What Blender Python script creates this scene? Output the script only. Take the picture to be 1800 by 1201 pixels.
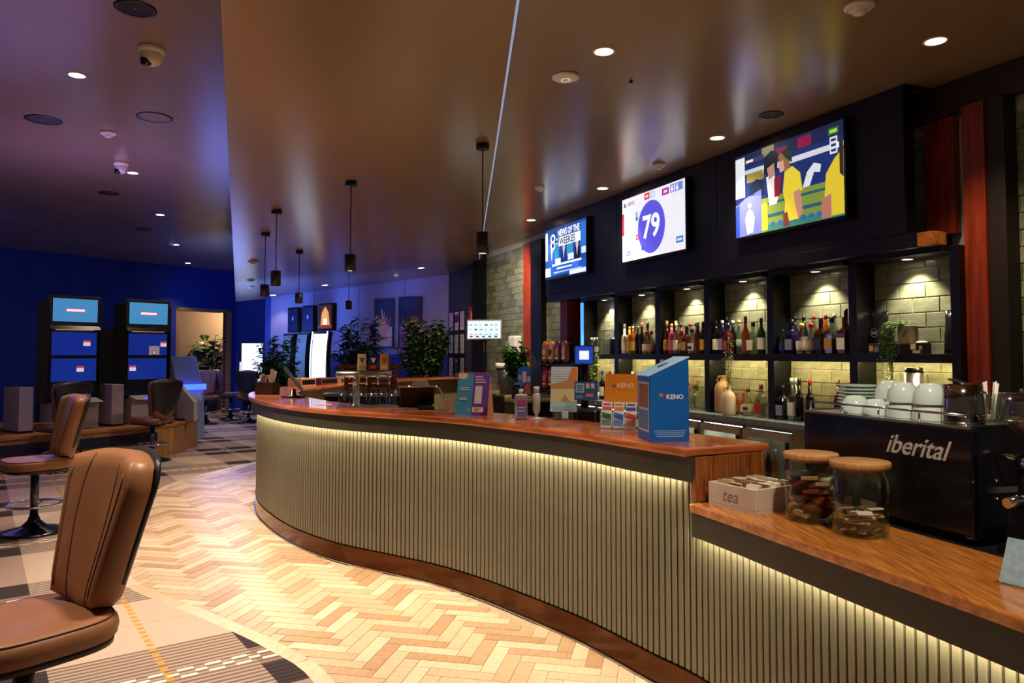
import bpy, bmesh, math, random
from mathutils import Vector, Matrix
R = math.radians
random.seed(7)
for o in list(bpy.data.objects): bpy.data.objects.remove(o)
SC = bpy.context.scene
COL = SC.collection
# ------------------------------------------------------------------ camera
cam = bpy.data.cameras.new('camera'); cam.sensor_width = 36; cam.lens = 36*1314/1800
cam.shift_y = -34.5/1800; cam.clip_end = 100
co = bpy.data.objects.new('camera', cam); COL.objects.link(co)
co.location = (0, 0, 1.5); co.rotation_euler = (R(90+2.46), 0, 0); SC.camera = co
# ------------------------------------------------------------------ world, exposure
w = bpy.data.worlds.new('world'); SC.world = w; w.use_nodes = True
w.node_tree.nodes['Background'].inputs[0].default_value = (0.55, 0.43, 0.36, 1)
w.node_tree.nodes['Background'].inputs[1].default_value = 0.13
SC.view_settings.view_transform = 'Standard'; SC.view_settings.look = 'None'
SC.view_settings.gamma = 1; SC.view_settings.use_curve_mapping = False
SC.view_settings.exposure = 0.0
# ------------------------------------------------------------------ room lamps without fittings
def lamp(name, kind, loc, power, col, aim=None, size=.1, spot=90, blend=.6, parent=None):
    l = bpy.data.lights.new(name, kind); l.energy = power; l.color = col
    if kind == 'AREA': l.size = size
    else: l.shadow_soft_size = size
    if kind == 'SPOT': l.spot_size = R(spot); l.spot_blend = blend
    o = bpy.data.objects.new(name, l); COL.objects.link(o); o.location = loc
    if aim is not None:
        d = Vector(aim)-Vector(loc); o.rotation_euler = d.to_track_quat('-Z', 'Y').to_euler()
    if parent: o.parent = parent
    return o
WARM = (1, .85, .68); BLUE = (.06, .16, 1); PURP = (.42, .28, 1)
# fixtureless lamps: blue ones stand in for LED wash, violet ones added for tint
lamp('blue_wash_lamp', 'SPOT', (-7.2, 10.2, 3.2), 85, BLUE, (-10.2, 13.6, 1.2), .4, 110)
lamp('blue_wash_lamp', 'SPOT', (-6.0, 15.6, 2.2), 130, BLUE, (-6.3, 19.5, 1.6), .3, 120)
lamp('blue_wash_lamp', 'SPOT', (-5.3, 12.6, 1.2), 620, (.10, .22, 1), (-4.5, 14.4, 2.8), .4, 95, .8)
lamp('blue_wash_lamp', 'POINT', (-5.6, 14.6, 1.5), 40, (.12, .24, 1), None, .6)
lamp('blue_wash_lamp', 'SPOT', (-4.3, 13.2, 2.3), 60, BLUE, (-4.4, 15.8, 1.8), .3, 110)
lamp('added_violet_lamp', 'POINT', (-5.6, 8.2, 1.6), 26, PURP, None, .9)
lamp('added_violet_lamp', 'SPOT', (-4.4, 7.6, 2.0), 130, PURP, (-4.2, 7.8, 3.6), .8, 140, .9)
lamp('added_violet_lamp', 'SPOT', (-2.2, 12.8, 2.4), 40, (.6, .4, 1), (-2.2, 15.3, 1.9), .3, 110)
# added warm spots, no fittings: parquet, bar interior, coffee counter, far tiled wall
lamp('unseen_warm_spot', 'SPOT', (-2.3, 5.0, 2.9), 400, WARM, (-2.0, 5.1, 0), .08, 85, .8)
lamp('unseen_warm_spot', 'SPOT', (-3.2, 7.4, 3.55), 400, WARM, (-3.0, 7.3, 0), .08, 75, .8)
lamp('unseen_warm_spot', 'SPOT', (-.75, 2.9, 3.05), 330, WARM, (-.75, 3.3, 0), .08, 85, .8)
lamp('unseen_warm_spot', 'SPOT', (-2.6, 2.6, 3.55), 300, WARM, (-2.1, 3.2, 0), .1, 80, .8)
lamp('unseen_warm_spot', 'SPOT', (-1.5, 9.4, 2.9), 330, WARM, (-2.1, 10.4, .6), .08, 110, .8)
lamp('unseen_warm_spot', 'SPOT', (1.0, 1.5, 3.25), 200, WARM, (1.2, 2.5, .9), .08, 85, .8)
lamp('unseen_warm_spot', 'SPOT', (-.35, 10.6, 3.2), 260, WARM, (-.15, 12.3, 1.7), .08, 100, .8)
# ------------------------------------------------------------------ geometry frames
A_ = math.atan(540/1314); SA, CA = math.sin(A_), math.cos(A_)
RB = math.atan2(-CA, SA)                       # things on the back bar: local x along it, local y into the wall
def W(t, n, z=0): return Vector((-SA*t+CA*n, CA*t+SA*n, z))
# ------------------------------------------------------------------ materials
def lin(h):
    if not isinstance(h, str): return tuple(h)[:3]
    h = h.lstrip('#'); c = [int(h[i:i+2], 16)/255 for i in (0, 2, 4)]
    return tuple(x/12.92 if x <= .04045 else ((x+.055)/1.055)**2.4 for x in c)
_m = {}
def mat(name, col='#808080', rough=.5, metal=0, spec=.5, vary=0, vscale=8, stretch=(1, 1, 1), bump=0, bscale=60,
        emit=0, trans=0, ior=1.45, coat=0, col2=None, alpha=1, obj_rand=0):
    if name in _m: return _m[name]
    m = bpy.data.materials.new(name); m.use_nodes = True; nt = m.node_tree; N, L = nt.nodes, nt.links
    b = N['Principled BSDF']; c = lin(col)
    b.inputs['Base Color'].default_value = (*c, 1); b.inputs['Roughness'].default_value = rough
    b.inputs['Metallic'].default_value = metal; b.inputs['Specular IOR Level'].default_value = spec
    b.inputs['IOR'].default_value = ior; b.inputs['Transmission Weight'].default_value = trans
    b.inputs['Coat Weight'].default_value = coat; b.inputs['Alpha'].default_value = alpha
    if emit:
        b.inputs['Emission Color'].default_value = (*c, 1); b.inputs['Emission Strength'].default_value = emit
    if vary or bump or obj_rand:
        tc = N.new('ShaderNodeTexCoord'); mp = N.new('ShaderNodeMapping'); L.new(tc.outputs['Object'], mp.inputs[0])
        mp.inputs['Scale'].default_value = stretch
        src = None
        if vary:
            ns = N.new('ShaderNodeTexNoise'); ns.inputs['Scale'].default_value = vscale; ns.inputs['Detail'].default_value = 6
            L.new(mp.outputs[0], ns.inputs['Vector'])
            cr = N.new('ShaderNodeValToRGB'); c2 = lin(col2) if col2 else tuple(x*(1-vary) for x in c)
            cr.color_ramp.elements[0].position = .32; cr.color_ramp.elements[1].position = .68
            cr.color_ramp.elements[0].color = (*c2, 1); cr.color_ramp.elements[1].color = (*c, 1)
            L.new(ns.outputs[0], cr.inputs[0]); src = cr.outputs[0]
        if obj_rand:
            oi = N.new('ShaderNodeObjectInfo'); hs = N.new('ShaderNodeHueSaturation')
            mr = N.new('ShaderNodeMapRange'); mr.inputs[3].default_value = 1-obj_rand; mr.inputs[4].default_value = 1+obj_rand
            L.new(oi.outputs['Random'], mr.inputs[0]); L.new(mr.outputs[0], hs.inputs['Value'])
            if src: L.new(src, hs.inputs['Color'])
            else: hs.inputs['Color'].default_value = (*c, 1)
            src = hs.outputs[0]
        if src: L.new(src, b.inputs['Base Color'])
        if bump:
            n2 = N.new('ShaderNodeTexNoise'); n2.inputs['Scale'].default_value = bscale; n2.inputs['Detail'].default_value = 4
            L.new(mp.outputs[0], n2.inputs['Vector'])
            bp = N.new('ShaderNodeBump'); bp.inputs['Strength'].default_value = bump; bp.inputs['Distance'].default_value = .01
            L.new(n2.outputs[0], bp.inputs['Height']); L.new(bp.outputs[0], b.inputs['Normal'])
    _m[name] = m; return m
def ink(h): return mat('ink_'+h.lstrip('#'), h, .55)
def glow(h, s=1.3): return mat('glow_%s_%g' % (h.lstrip('#'), s), h, .4, emit=s)
M_ceiling = mat('ceiling_paint', '#8a745e', .24, spec=.85, vary=.06, vscale=3, stretch=(1, .15, 1), bump=.03, bscale=300)
M_navy = mat('navy_wall_paint', '#20357c', .6, vary=.15, vscale=2)
M_plum = mat('grey_wall_paint', '#8a86a0', .6, vary=.08, vscale=2)
M_dark = mat('black_joinery', '#08090e', .38, vary=.2, vscale=6)
M_black = mat('black_plastic', '#0a0a0c', .35)
M_steel = mat('stainless_steel', '#b9b6b0', .28, metal=1)
M_chrome = mat('chrome', '#d8d8dc', .08, metal=1)
M_gold_bar = mat('counter_timber', '#c4713a', .22, vary=1, vscale=3, stretch=(1.5, 1.5, 12), col2='#8f4420', coat=.35, bump=.02)
M_counter2 = mat('counter_timber_straight', '#d48a3f', .22, vary=1, vscale=5, stretch=(14, 1.2, 6), col2='#a35a20', coat=.35)
M_redwood = mat('red_timber', '#983818', .4, vary=1, vscale=4, stretch=(6, 6, .6), col2='#6a1f0c', bump=.03)
M_oak = mat('oak_veneer', '#b07a48', .45, vary=1, vscale=5, stretch=(8, 8, .8), col2='#8a5a30')
M_slat = mat('khaki_slat_paint', '#6b6450', .45, vary=.12, vscale=5, bump=.02)
M_fascia = mat('dark_olive_fascia', '#3a382c', .5, vary=.2, vscale=8)
M_kick = mat('bronze_kick_metal', '#5a3a26', .16, metal=1, vary=.3, vscale=3)
M_fridge = mat('brushed_fridge_steel', '#a89c90', .38, metal=.45, vary=.06, vscale=4)
M_groove = mat('groove_dark', '#16150f', .7)
M_tan = mat('tan_leather', '#93613f', .42, vary=.22, vscale=5, bump=.08, bscale=260)
M_tan2 = mat('brown_leather', '#7a4a34', .42, vary=.2, vscale=5, bump=.06, bscale=240)
M_stitch = mat('seam_thread', '#5a3420', .7)
M_shell = mat('black_chair_shell', '#1c1a1c', .4)
M_tile = mat('sage_glazed_tile', '#8f9278', .18, vary=1, vscale=9, stretch=(1, 1, 2.5), col2='#6e7159', bump=.10, bscale=14, obj_rand=.14)
M_grout = mat('pale_grout', '#b6b5a0', .8)
def thin_glass(name, tint, base=.01, rough=.03):
    m = bpy.data.materials.new(name); m.use_nodes = True; nt = m.node_tree; N, L = nt.nodes, nt.links; N.clear()
    out = N.new('ShaderNodeOutputMaterial'); tr = N.new('ShaderNodeBsdfTransparent'); gl = N.new('ShaderNodeBsdfGlossy'); mx = N.new('ShaderNodeMixShader'); fr = N.new('ShaderNodeFresnel'); ad = N.new('ShaderNodeMath')
    tr.inputs[0].default_value = (*lin(tint), 1); gl.inputs[0].default_value = (.95, .97, 1, 1); gl.inputs['Roughness'].default_value = rough; fr.inputs[0].default_value = 1.5; ad.inputs[1].default_value = base
    ge = N.new('ShaderNodeNewGeometry'); sb = N.new('ShaderNodeMath'); sb.operation = 'SUBTRACT'; sb.inputs[0].default_value = 1; mu = N.new('ShaderNodeMath'); mu.operation = 'MULTIPLY'
    L.new(ge.outputs['Backfacing'], sb.inputs[1]); L.new(sb.outputs[0], mu.inputs[0]); L.new(fr.outputs[0], mu.inputs[1]); L.new(mu.outputs[0], ad.inputs[0]); L.new(ad.outputs[0], mx.inputs[0]); L.new(tr.outputs[0], mx.inputs[1]); L.new(gl.outputs[0], mx.inputs[2]); L.new(mx.outputs[0], out.inputs[0]); return m
M_glass = thin_glass('clear_glass', '#f1f7f3'); M_bglass = thin_glass('clear_bottle_glass', '#d5e0da', .12); M_acryl = thin_glass('clear_acrylic', '#f4f7fa', .03)
M_cream = mat('cream_panel', '#8c7a55', .5, vary=.2, vscale=4)
M_white = mat('white_plastic', '#e4ded6', .4)
M_ceram = mat('pale_aqua_ceramic', '#cfe0d8', .15, coat=.4)
M_led = mat('warm_led_strip', '#fff2cc', .4, emit=90)
M_grey = mat('grey_laminate', '#a39a94', .5, vary=.08)
# ------------------------------------------------------------------ mesh builder
class MB:
    def __init__(s): s.v = []; s.f = []; s.mi = []; s.sm = []
    def add(s, vs, fs, mi=0, sm=False):
        o = len(s.v); s.v += [tuple(x) for x in vs]
        for f in fs: s.f.append(tuple(i+o for i in f)); s.mi.append(mi); s.sm.append(sm)
        return s
    def box(s, x0, x1, y0, y1, z0, z1, mi=0, M=None):
        vs = [Vector(p) for p in ((x0,y0,z0),(x1,y0,z0),(x1,y1,z0),(x0,y1,z0),(x0,y0,z1),(x1,y0,z1),(x1,y1,z1),(x0,y1,z1))]
        if M: vs = [M @ p for p in vs]
        return s.add(vs, [(0,3,2,1),(4,5,6,7),(0,1,5,4),(1,2,6,5),(2,3,7,6),(3,0,4,7)], mi)
    def lathe(s, prof, c=(0, 0, 0), seg=24, mi=0, sm=True, M=None, ang=2*math.pi, cap=False):
        n = len(prof); vs = []
        for i in range(seg):
            a = ang*i/seg
            for r, z in prof:
                p = Vector((c[0]+r*math.cos(a), c[1]+r*math.sin(a), c[2]+z)); vs.append(M @ p if M else p)
        fs = []
        for i in range(seg):
            j = (i+1) % seg
            for k in range(n-1): fs.append((i*n+k, j*n+k, j*n+k+1, i*n+k+1))
        s.add(vs, fs, mi, sm)
        for k in (0, n-1):
            if cap and prof[k][0] > 1e-5:
                f = [i*n+k for i in range(seg)]; s.add([vs[i] for i in f], [tuple(range(seg))], mi)
        return s
    def cyl(s, p0, p1, r0, r1=None, seg=12, mi=0, sm=True):
        r1 = r0 if r1 is None else r1; p0 = Vector(p0); p1 = Vector(p1); d = p1-p0
        Mx = Matrix.Translation(p0) @ d.to_track_quat('Z', 'Y').to_matrix().to_4x4()
        return s.lathe([(r0, 0), (r1, d.length)], seg=seg, mi=mi, sm=sm, M=Mx, cap=True)
    def tube(s, pts, r, seg=8, closed=False, mi=0):
        pts = [Vector(p) for p in pts]; n = len(pts); vs = []; up = None
        for i in range(n):
            a = pts[(i-1) % n] if (closed or i > 0) else pts[i]; b = pts[(i+1) % n] if (closed or i < n-1) else pts[i]
            d = (b-a).normalized()
            if up is None: up = Vector((0, 0, 1)) if abs(d.z) < .9 else Vector((1, 0, 0))
            x = d.cross(up)
            if x.length < 1e-4: x = d.cross(Vector((0, 1, 0)))
            x.normalize(); y = x.cross(d); up = y
            for k in range(seg):
                q = 2*math.pi*k/seg; vs.append(pts[i]+x*math.cos(q)*r+y*math.sin(q)*r)
        fs = []
        for i in range(n if closed else n-1):
            j = (i+1) % n
            for k in range(seg): fs.append((i*seg+k, i*seg+(k+1) % seg, j*seg+(k+1) % seg, j*seg+k))
        if not closed: fs += [tuple(range(seg-1, -1, -1)), tuple(range((n-1)*seg, n*seg))]
        return s.add(vs, fs, mi, True)
    def prism(s, poly, a0, a1, axis='z', mi=0, M=None):
        def P(p, h):
            q = Vector((p[0], p[1], h)) if axis == 'z' else (Vector((p[0], h, p[1])) if axis == 'y' else Vector((h, p[0], p[1])))
            return M @ q if M else q
        n = len(poly); vs = [P(p, a0) for p in poly]+[P(p, a1) for p in poly]
        return s.add(vs, [tuple(range(n-1, -1, -1)), tuple(range(n, 2*n))]+[(i, (i+1) % n, (i+1) % n+n, i+n) for i in range(n)], mi)
    def ball(s, c, r, seg=12, rings=8, mi=0, M=None):
        rx, ry, rz = (r, r, r) if not hasattr(r, '__len__') else r
        vs = []; fs = []
        for j in range(rings+1):
            p = math.pi*j/rings
            for i in range(seg):
                a = 2*math.pi*i/seg; q = Vector((c[0]+rx*math.sin(p)*math.cos(a), c[1]+ry*math.sin(p)*math.sin(a), c[2]-rz*math.cos(p)))
                vs.append(M @ q if M else q)
        for j in range(rings):
            for i in range(seg): fs.append((j*seg+i, j*seg+(i+1) % seg, (j+1)*seg+(i+1) % seg, (j+1)*seg+i))
        return s.add(vs, fs, mi, True)
    def build(s, name, mats, parent=None, loc=(0, 0, 0), rz=0, bevel=0, seg=2, label=None):
        me = bpy.data.meshes.new(name); me.from_pydata([tuple(v) for v in s.v], [], s.f)
        for m in (mats if isinstance(mats, (list, tuple)) else [mats]): me.materials.append(m)
        for p, mi, sm in zip(me.polygons, s.mi, s.sm): p.material_index = mi; p.use_smooth = sm
        bm = bmesh.new(); bm.from_mesh(me); bmesh.ops.remove_doubles(bm, verts=bm.verts, dist=1e-6)
        bmesh.ops.recalc_face_normals(bm, faces=bm.faces); bm.to_mesh(me); bm.free()
        o = bpy.data.objects.new(name, me); COL.objects.link(o); o.location = loc; o.rotation_euler = (0, 0, rz)
        if parent: o.parent = parent
        if bevel:
            b = o.modifiers.new('bevel', 'BEVEL'); b.width = bevel; b.segments = seg; b.limit_method = 'ANGLE'; b.angle_limit = R(40)
        if label: o['label'] = label
        return o
def tag(o, label, cat, group=None):
    o['label'] = label; o['category'] = cat
    if group: o['group'] = group
    return o
def thing(name, label, cat, loc=(0, 0, 0), rz=0, group=None):
    o = bpy.data.objects.new(name, None); o.empty_display_size = .1; COL.objects.link(o); o.location = loc; o.rotation_euler = (0, 0, rz)
    return tag(o, label, cat, group)
def struct(o): o['kind'] = 'structure'; return o
def copy_tree(o, parent=None):
    c = o.copy(); COL.objects.link(c); c.parent = parent
    for ch in list(o.children): copy_tree(ch, c)
    return c
_tx = {}
def text_geo(s, size, shear=0, bold=0, extrude=0, align='LEFT'):
    k = (s, size, shear, bold, extrude, align)
    if k in _tx: return _tx[k]
    cu = bpy.data.curves.new('lettering', 'FONT'); cu.body = s; cu.size = size; cu.shear = shear; cu.offset = bold; cu.extrude = extrude; cu.align_x = align
    cu.resolution_u = 3
    ob = bpy.data.objects.new('lettering', cu); COL.objects.link(ob); bpy.context.view_layer.update()
    me = bpy.data.meshes.new_from_object(ob.evaluated_get(bpy.context.evaluated_depsgraph_get()))
    r = ([tuple(v.co) for v in me.vertices], [tuple(p.vertices) for p in me.polygons])
    bpy.data.objects.remove(ob); bpy.data.meshes.remove(me); bpy.data.curves.remove(cu)
    _tx[k] = r; return r
class Print:
    """flat print on a surface that faces local -y: x to the right, z up"""
    def __init__(s, emit=0): s.b = MB(); s.m = []; s.e = emit
    def mi(s, col):
        m = glow(col, s.e) if s.e else ink(col)
        if m not in s.m: s.m.append(m)
        return s.m.index(m)
    def poly(s, pts, col, lay=1):
        s.b.add([(x, -.0007*lay, z) for x, z in pts], [tuple(range(len(pts)))], s.mi(col)); return s
    def rect(s, x0, z0, x1, z1, col, lay=1): return s.poly([(x0, z0), (x1, z0), (x1, z1), (x0, z1)], col, lay)
    def oval(s, x, z, rx, rz, col, lay=1, n=28):
        return s.poly([(x+rx*math.cos(2*math.pi*i/n), z+rz*math.sin(2*math.pi*i/n)) for i in range(n)], col, lay)
    def text(s, t, x, z, size, col, lay=2, align='LEFT', shear=0, bold=0, sx=1):
        vs, fs = text_geo(t, size, shear, bold, 0, align)
        s.b.add([(x+v[0]*sx, -.0007*lay, z+v[1]) for v in vs], fs, s.mi(col)); return s
    def build(s, name, parent, loc=(0, 0, 0), rz=0, rx=0):
        o = s.b.build(name, s.m, parent, loc, rz); o.rotation_euler = (rx, 0, rz); return o
def spline(pts, step=.05):
    P = [Vector(p) for p in pts]; out = []
    for i in range(len(P)-1):
        p0 = P[max(i-1, 0)]; p1 = P[i]; p2 = P[i+1]; p3 = P[min(i+2, len(P)-1)]
        n = max(2, int((p2-p1).length/.01))
        for k in range(n):
            t = k/n; out.append(.5*((2*p1)+(-p0+p2)*t+(2*p0-5*p1+4*p2-p3)*t*t+(-p0+3*p1-3*p2+p3)*t**3))
    out.append(P[-1]); res = [out[0]]; acc = 0
    for a, b in zip(out, out[1:]):
        acc += (b-a).length
        if acc >= step: res.append(b); acc = 0
    return res
def normals(path):
    ns = []
    for i in range(len(path)):
        d = (path[min(i+1, len(path)-1)]-path[max(i-1, 0)]).normalized(); ns.append(Vector((-d.y, d.x)))
    return ns
def sweep(path, o0, o1, z0, z1, mb=None, sm=True):
    """solid swept along a floor path; o = offset to the left of travel"""
    mb = mb or MB(); ns = normals(path); vs = []
    for p, n in zip(path, ns):
        for o, z in ((o0, z0), (o1, z0), (o1, z1), (o0, z1)): q = p+n*o; vs.append((q.x, q.y, z))
    m = len(path); fs = []
    for i in range(m-1):
        for k in range(4): fs.append((i*4+k, (i+1)*4+k, (i+1)*4+(k+1) % 4, i*4+(k+1) % 4))
    fs += [(0, 1, 2, 3), tuple((m-1)*4+k for k in (3, 2, 1, 0))]
    return mb.add(vs, fs, 0, False)
def inside(p, poly):
    c = False; x, y = p[0], p[1]; j = len(poly)-1
    for i in range(len(poly)):
        a, b = poly[i], poly[j]
        if (a[1] > y) != (b[1] > y) and x < (b[0]-a[0])*(y-a[1])/(b[1]-a[1])+a[0]: c = not c
        j = i
    return c
# ================================================================== THE SETTING
BAR = [(1.62, .80), (1.272, 1.856), (1.05, 2.52), (.821, 3.173), (.636, 3.492), (.445, 3.818), (.302, 4.03), (.016, 4.391), (-.222, 4.667),
       (-.4875, 4.92), (-.773, 5.13), (-.976, 5.27), (-1.195, 5.423), (-1.436, 5.64), (-1.721, 5.96), (-1.986, 6.342), (-2.279, 6.847),
       (-2.46, 7.26), (-2.66, 7.9), (-2.74, 8.8), (-2.68, 9.9), (-2.42, 11.0), (-1.85, 12.4), (-1.0, 13.5)]
path_all = spline(BAR, .04)
ij = min(range(len(path_all)), key=lambda i: (path_all[i]-Vector((.80, 3.215))).length)
low_path, bar_path = path_all[:ij+1], path_all[ij:]
EDGE = [(.6, .3), (.05, 1.2), (-.32, 2.2), (-.86, 3.40), (-1.25, 3.87), (-1.84, 4.37), (-2.49, 4.89), (-3.05, 5.6), (-3.5, 6.5), (-3.8, 7.6),
        (-3.94, 8.5), (-3.91, 9.17), (-3.8, 9.7), (-3.55, 10.5), (-3.1, 11.6), (-2.4, 12.9), (-1.6, 14.2)]
edge = spline(EDGE, .12)
# floor slab (grout bed) with the herringbone pieces
mb = MB(); mb.box(-13, 6, -2.5, 22, -.10, -.004)
floor = struct(mb.build('floor', mat('floor_bed', '#b29a7c', .8)))
region = [(p.x, p.y) for p in edge]+[(p.x, p.y) for p in reversed([q for q in path_all if q.y < 13.4])]+[(1.6, .3)]
def plank_mat(i):
    cs = ['#d8b898', '#cfac8b', '#dfc5a8', '#c4a07e', '#d6b494', '#bd9673']
    return mat('parquet_%d' % i, cs[i], .34, vary=1, vscale=4, stretch=(10, 1.5, 1), col2=['#c8a584', '#bd9876', '#d0b292', '#b08a68', '#c6a280', '#a8815f'][i], bump=.04, bscale=90)
PM = [plank_mat(i) for i in range(6)]
L_, W_ = .32, .08; th = R(78)                    # herringbone axes turned to the room
ca, sa = math.cos(th), math.sin(th)
def F(p): return Vector((ca*p[0]-sa*p[1]-1, sa*p[0]+ca*p[1]+5))
g = .0022
base = MB(); base.box(-L_/2+g, L_/2-g, -W_/2+g, W_/2-g, -.012, 0)
pl = []
for i in range(-90, 90):
    for j in range(-30, 30):
        x, y = i*W_-j*L_, i*W_+j*L_
        for cx, cy, a in ((x+L_/2, y+W_/2, 0), (x+W_/2, y+W_+L_/2, math.pi/2)):
            c = F((cx, cy))
            if inside(c, region): pl.append((c, th+a))
pl.sort(key=lambda q: q[0].length if abs(q[0].x) < .75*q[0].y+.2 and q[0].y > 3.1 else 100+q[0].length)
protos = []
for k in range(6):
    me = base.build('plank', PM[k], floor, (0, 0, -50)); protos.append(me)
for n_, (c, a) in enumerate(pl[:294]):
    k = random.choice((0, 0, 1, 2, 2, 3, 4, 5)); o = protos[k].copy(); COL.objects.link(o); o.parent = floor; o.location = (c.x, c.y, 0); o.rotation_euler = (0, 0, a)
for q in protos: bpy.data.objects.remove(q)
mb = MB()
for c, a in pl[294:]:
    Mx = Matrix.Translation((c.x, c.y, 0)) @ Matrix.Rotation(a, 4, 'Z')
    mb.box(-L_/2+g, L_/2-g, -W_/2+g, W_/2-g, -.012, 0, random.choice((0, 0, 1, 2, 2, 3, 4, 5)), Mx)
o = mb.build('planks_beyond', PM, floor); o['kind'] = 'stuff'
# light border planks between parquet and carpet
cum = 0; seg = []
for i in range(0, len(edge)-5, 5):
    sp = edge[i:i+6]
    b = sweep(sp, -.085, .0, -.006, .0025).build('border_plank', PM[2 if (i//5) % 2 else 0], floor)
# carpet
def carpet_mat():
    m = bpy.data.materials.new('tartan_carpet'); m.use_nodes = True; nt = m.node_tree; N, L = nt.nodes, nt.links
    b = N['Principled BSDF']; b.inputs['Roughness'].default_value = .95; b.inputs['Specular IOR Level'].default_value = .1
    tc = N.new('ShaderNodeTexCoord'); mp = N.new('ShaderNodeMapping'); mp.inputs['Rotation'].default_value = (0, 0, -R(35.5))
    L.new(tc.outputs['Object'], mp.inputs[0]); sx = N.new('ShaderNodeSeparateXYZ'); L.new(mp.outputs[0], sx.inputs[0])
    def ma(op, a, bb=None, c=None):
        n = N.new('ShaderNodeMath'); n.operation = op
        for i, q in enumerate((a, bb, c)):
            if q is None: continue
            if isinstance(q, (int, float)): n.inputs[i].default_value = q
            else: L.new(q, n.inputs[i])
        return n.outputs[0]
    X, Y = sx.outputs[0], sx.outputs[1]
    fx = ma('FRACT', ma('MULTIPLY_ADD', X, 1/1.65, 10+.6/1.65)); fy = ma('FRACT', ma('MULTIPLY_ADD', Y, 1/1.65, 10-3.2/1.65))
    def band(f, a, c): return ma('MULTIPLY', ma('GREATER_THAN', f, a), ma('LESS_THAN', f, c))
    rib = ma('GREATER_THAN', ma('FRACT', ma('MULTIPLY', Y, 24)), .5)
    def mix(base, c, fac):
        n = N.new('ShaderNodeMix'); n.data_type = 'RGBA'; L.new(fac, n.inputs[0])
        if isinstance(base, str): n.inputs[6].default_value = (*lin(base), 1)
        else: L.new(base, n.inputs[6])
        n.inputs[7].default_value = (*lin(c), 1); return n.outputs[2]
    bx = band(fx, .06, .545); by = band(fy, .127, .612)
    col = mix('#b8a08e', '#94796c', ma('MULTIPLY', bx, .8))
    col = mix(col, '#5c463c', ma('MULTIPLY', by, ma('MULTIPLY_ADD', rib, .55, .25)))
    core = ma('MULTIPLY', bx, ma('MULTIPLY', by, ma('SUBTRACT', 1, band(fy, .30, .44))))
    col = mix(col, '#211c26', ma('MULTIPLY', core, .85))
    dash = ma('GREATER_THAN', ma('FRACT', ma('MULTIPLY', X, 8)), .42); dashb = ma('SUBTRACT', 1, dash)
    dash2 = ma('GREATER_THAN', ma('FRACT', ma('MULTIPLY', Y, 14)), .42)
    for i, a in enumerate((.335, .36, .385)): col = mix(col, '#dccfbd', ma('MULTIPLY', band(fy, a, a+.017), dashb if i == 1 else dash))
    for a in (.27, .31): col = mix(col, '#cfc2b2', ma('MULTIPLY', band(fx, a, a+.014), ma('MULTIPLY_ADD', dash2, .5, .3)))
    col = mix(col, '#c08a3a', ma('MULTIPLY', band(fx, .812, .832), dash2)); col = mix(col, '#b8925a', ma('MULTIPLY', band(fy, .86, .867), dash))
    ns = N.new('ShaderNodeTexNoise'); ns.inputs['Scale'].default_value = 220; L.new(tc.outputs['Object'], ns.inputs['Vector'])
    hs = N.new('ShaderNodeHueSaturation'); L.new(col, hs.inputs['Color']); L.new(ma('MULTIPLY_ADD', ns.outputs[0], .7, .65), hs.inputs['Value'])
    L.new(hs.outputs[0], b.inputs['Base Color'])
    bp = N.new('ShaderNodeBump'); bp.inputs['Strength'].default_value = .4; bp.inputs['Distance'].default_value = .004
    L.new(ns.outputs[0], bp.inputs['Height']); L.new(bp.outputs[0], b.inputs['Normal']); return m
cp = [(p.x, p.y) for p in edge]+[(-1.3, 14.6), (-5.0, 15.75), (-5.35, 15.75), (-5.5, 19.2), (-7.0, 19.2), (-10.2, 14.4), (-11.6, 12.2), (-12, 8), (-9, -2), (.6, -2)]
mb = MB(); mb.prism(cp, -.004, .004)
carpet = tag(mb.build('carpet', carpet_mat()), 'tartan carpet in beige and charcoal running up to the curved parquet edge', 'carpet')
# ceilings: right, left and the tilted raft between them
Z1, Z2 = 3.31, 3.62
mb = MB(); mb.prism([(.35, -1.5), (6, -1.5), (6, 6), (1.2, 16), (-1.2, 16), (-.62, 14.2)], Z1, Z1+.1)
struct(mb.build('ceiling', M_ceiling))
mb = MB(); mb.prism([(-12, -1.5), (.3, -1.5), (-.6, 16), (-5, 21), (-12, 21)], Z2, Z2+.1)
struct(mb.build('ceiling', M_ceiling))
def zp(x, y): return 3.16+.1*((x-.254)+.0617*y)/math.hypot(1, .0617)
mb = MB(); q = [(.30, -1.0), (-.68, 14.6), (-1.25, 15.1), (-5.10, 16.2), (-6.0, 16.2), (-1.26, 3.17), (-.05, -1.0)]
vs = [(x, y, zp(x, y)) for x, y in q]+[(x, y, zp(x, y)+.16) for x, y in q]; n = len(q)
mb.add(vs, [tuple(range(n)), tuple(range(2*n-1, n-1, -1))]+[(i, (i+1) % n, (i+1) % n+n, i+n) for i in range(n)])
raft = struct(mb.build('ceiling_raft', M_ceiling))
mb = MB(); pr = [(.288, -.8), (-.652, 14.1)]
mb.add([(x+dx, y, zp(x, y)+dz) for x, y in pr for dx, dz in ((.012, .01), (.016, .01), (.016, .13), (.012, .13))], [(0, 1, 2, 3), (4, 5, 6, 7), (0, 1, 5, 4), (1, 2, 6, 5), (2, 3, 7, 6), (3, 0, 4, 7)])
mb.build('edge_light', mat('raft_edge_led', '#b8c4f0', .4, emit=.45), raft)
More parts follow.
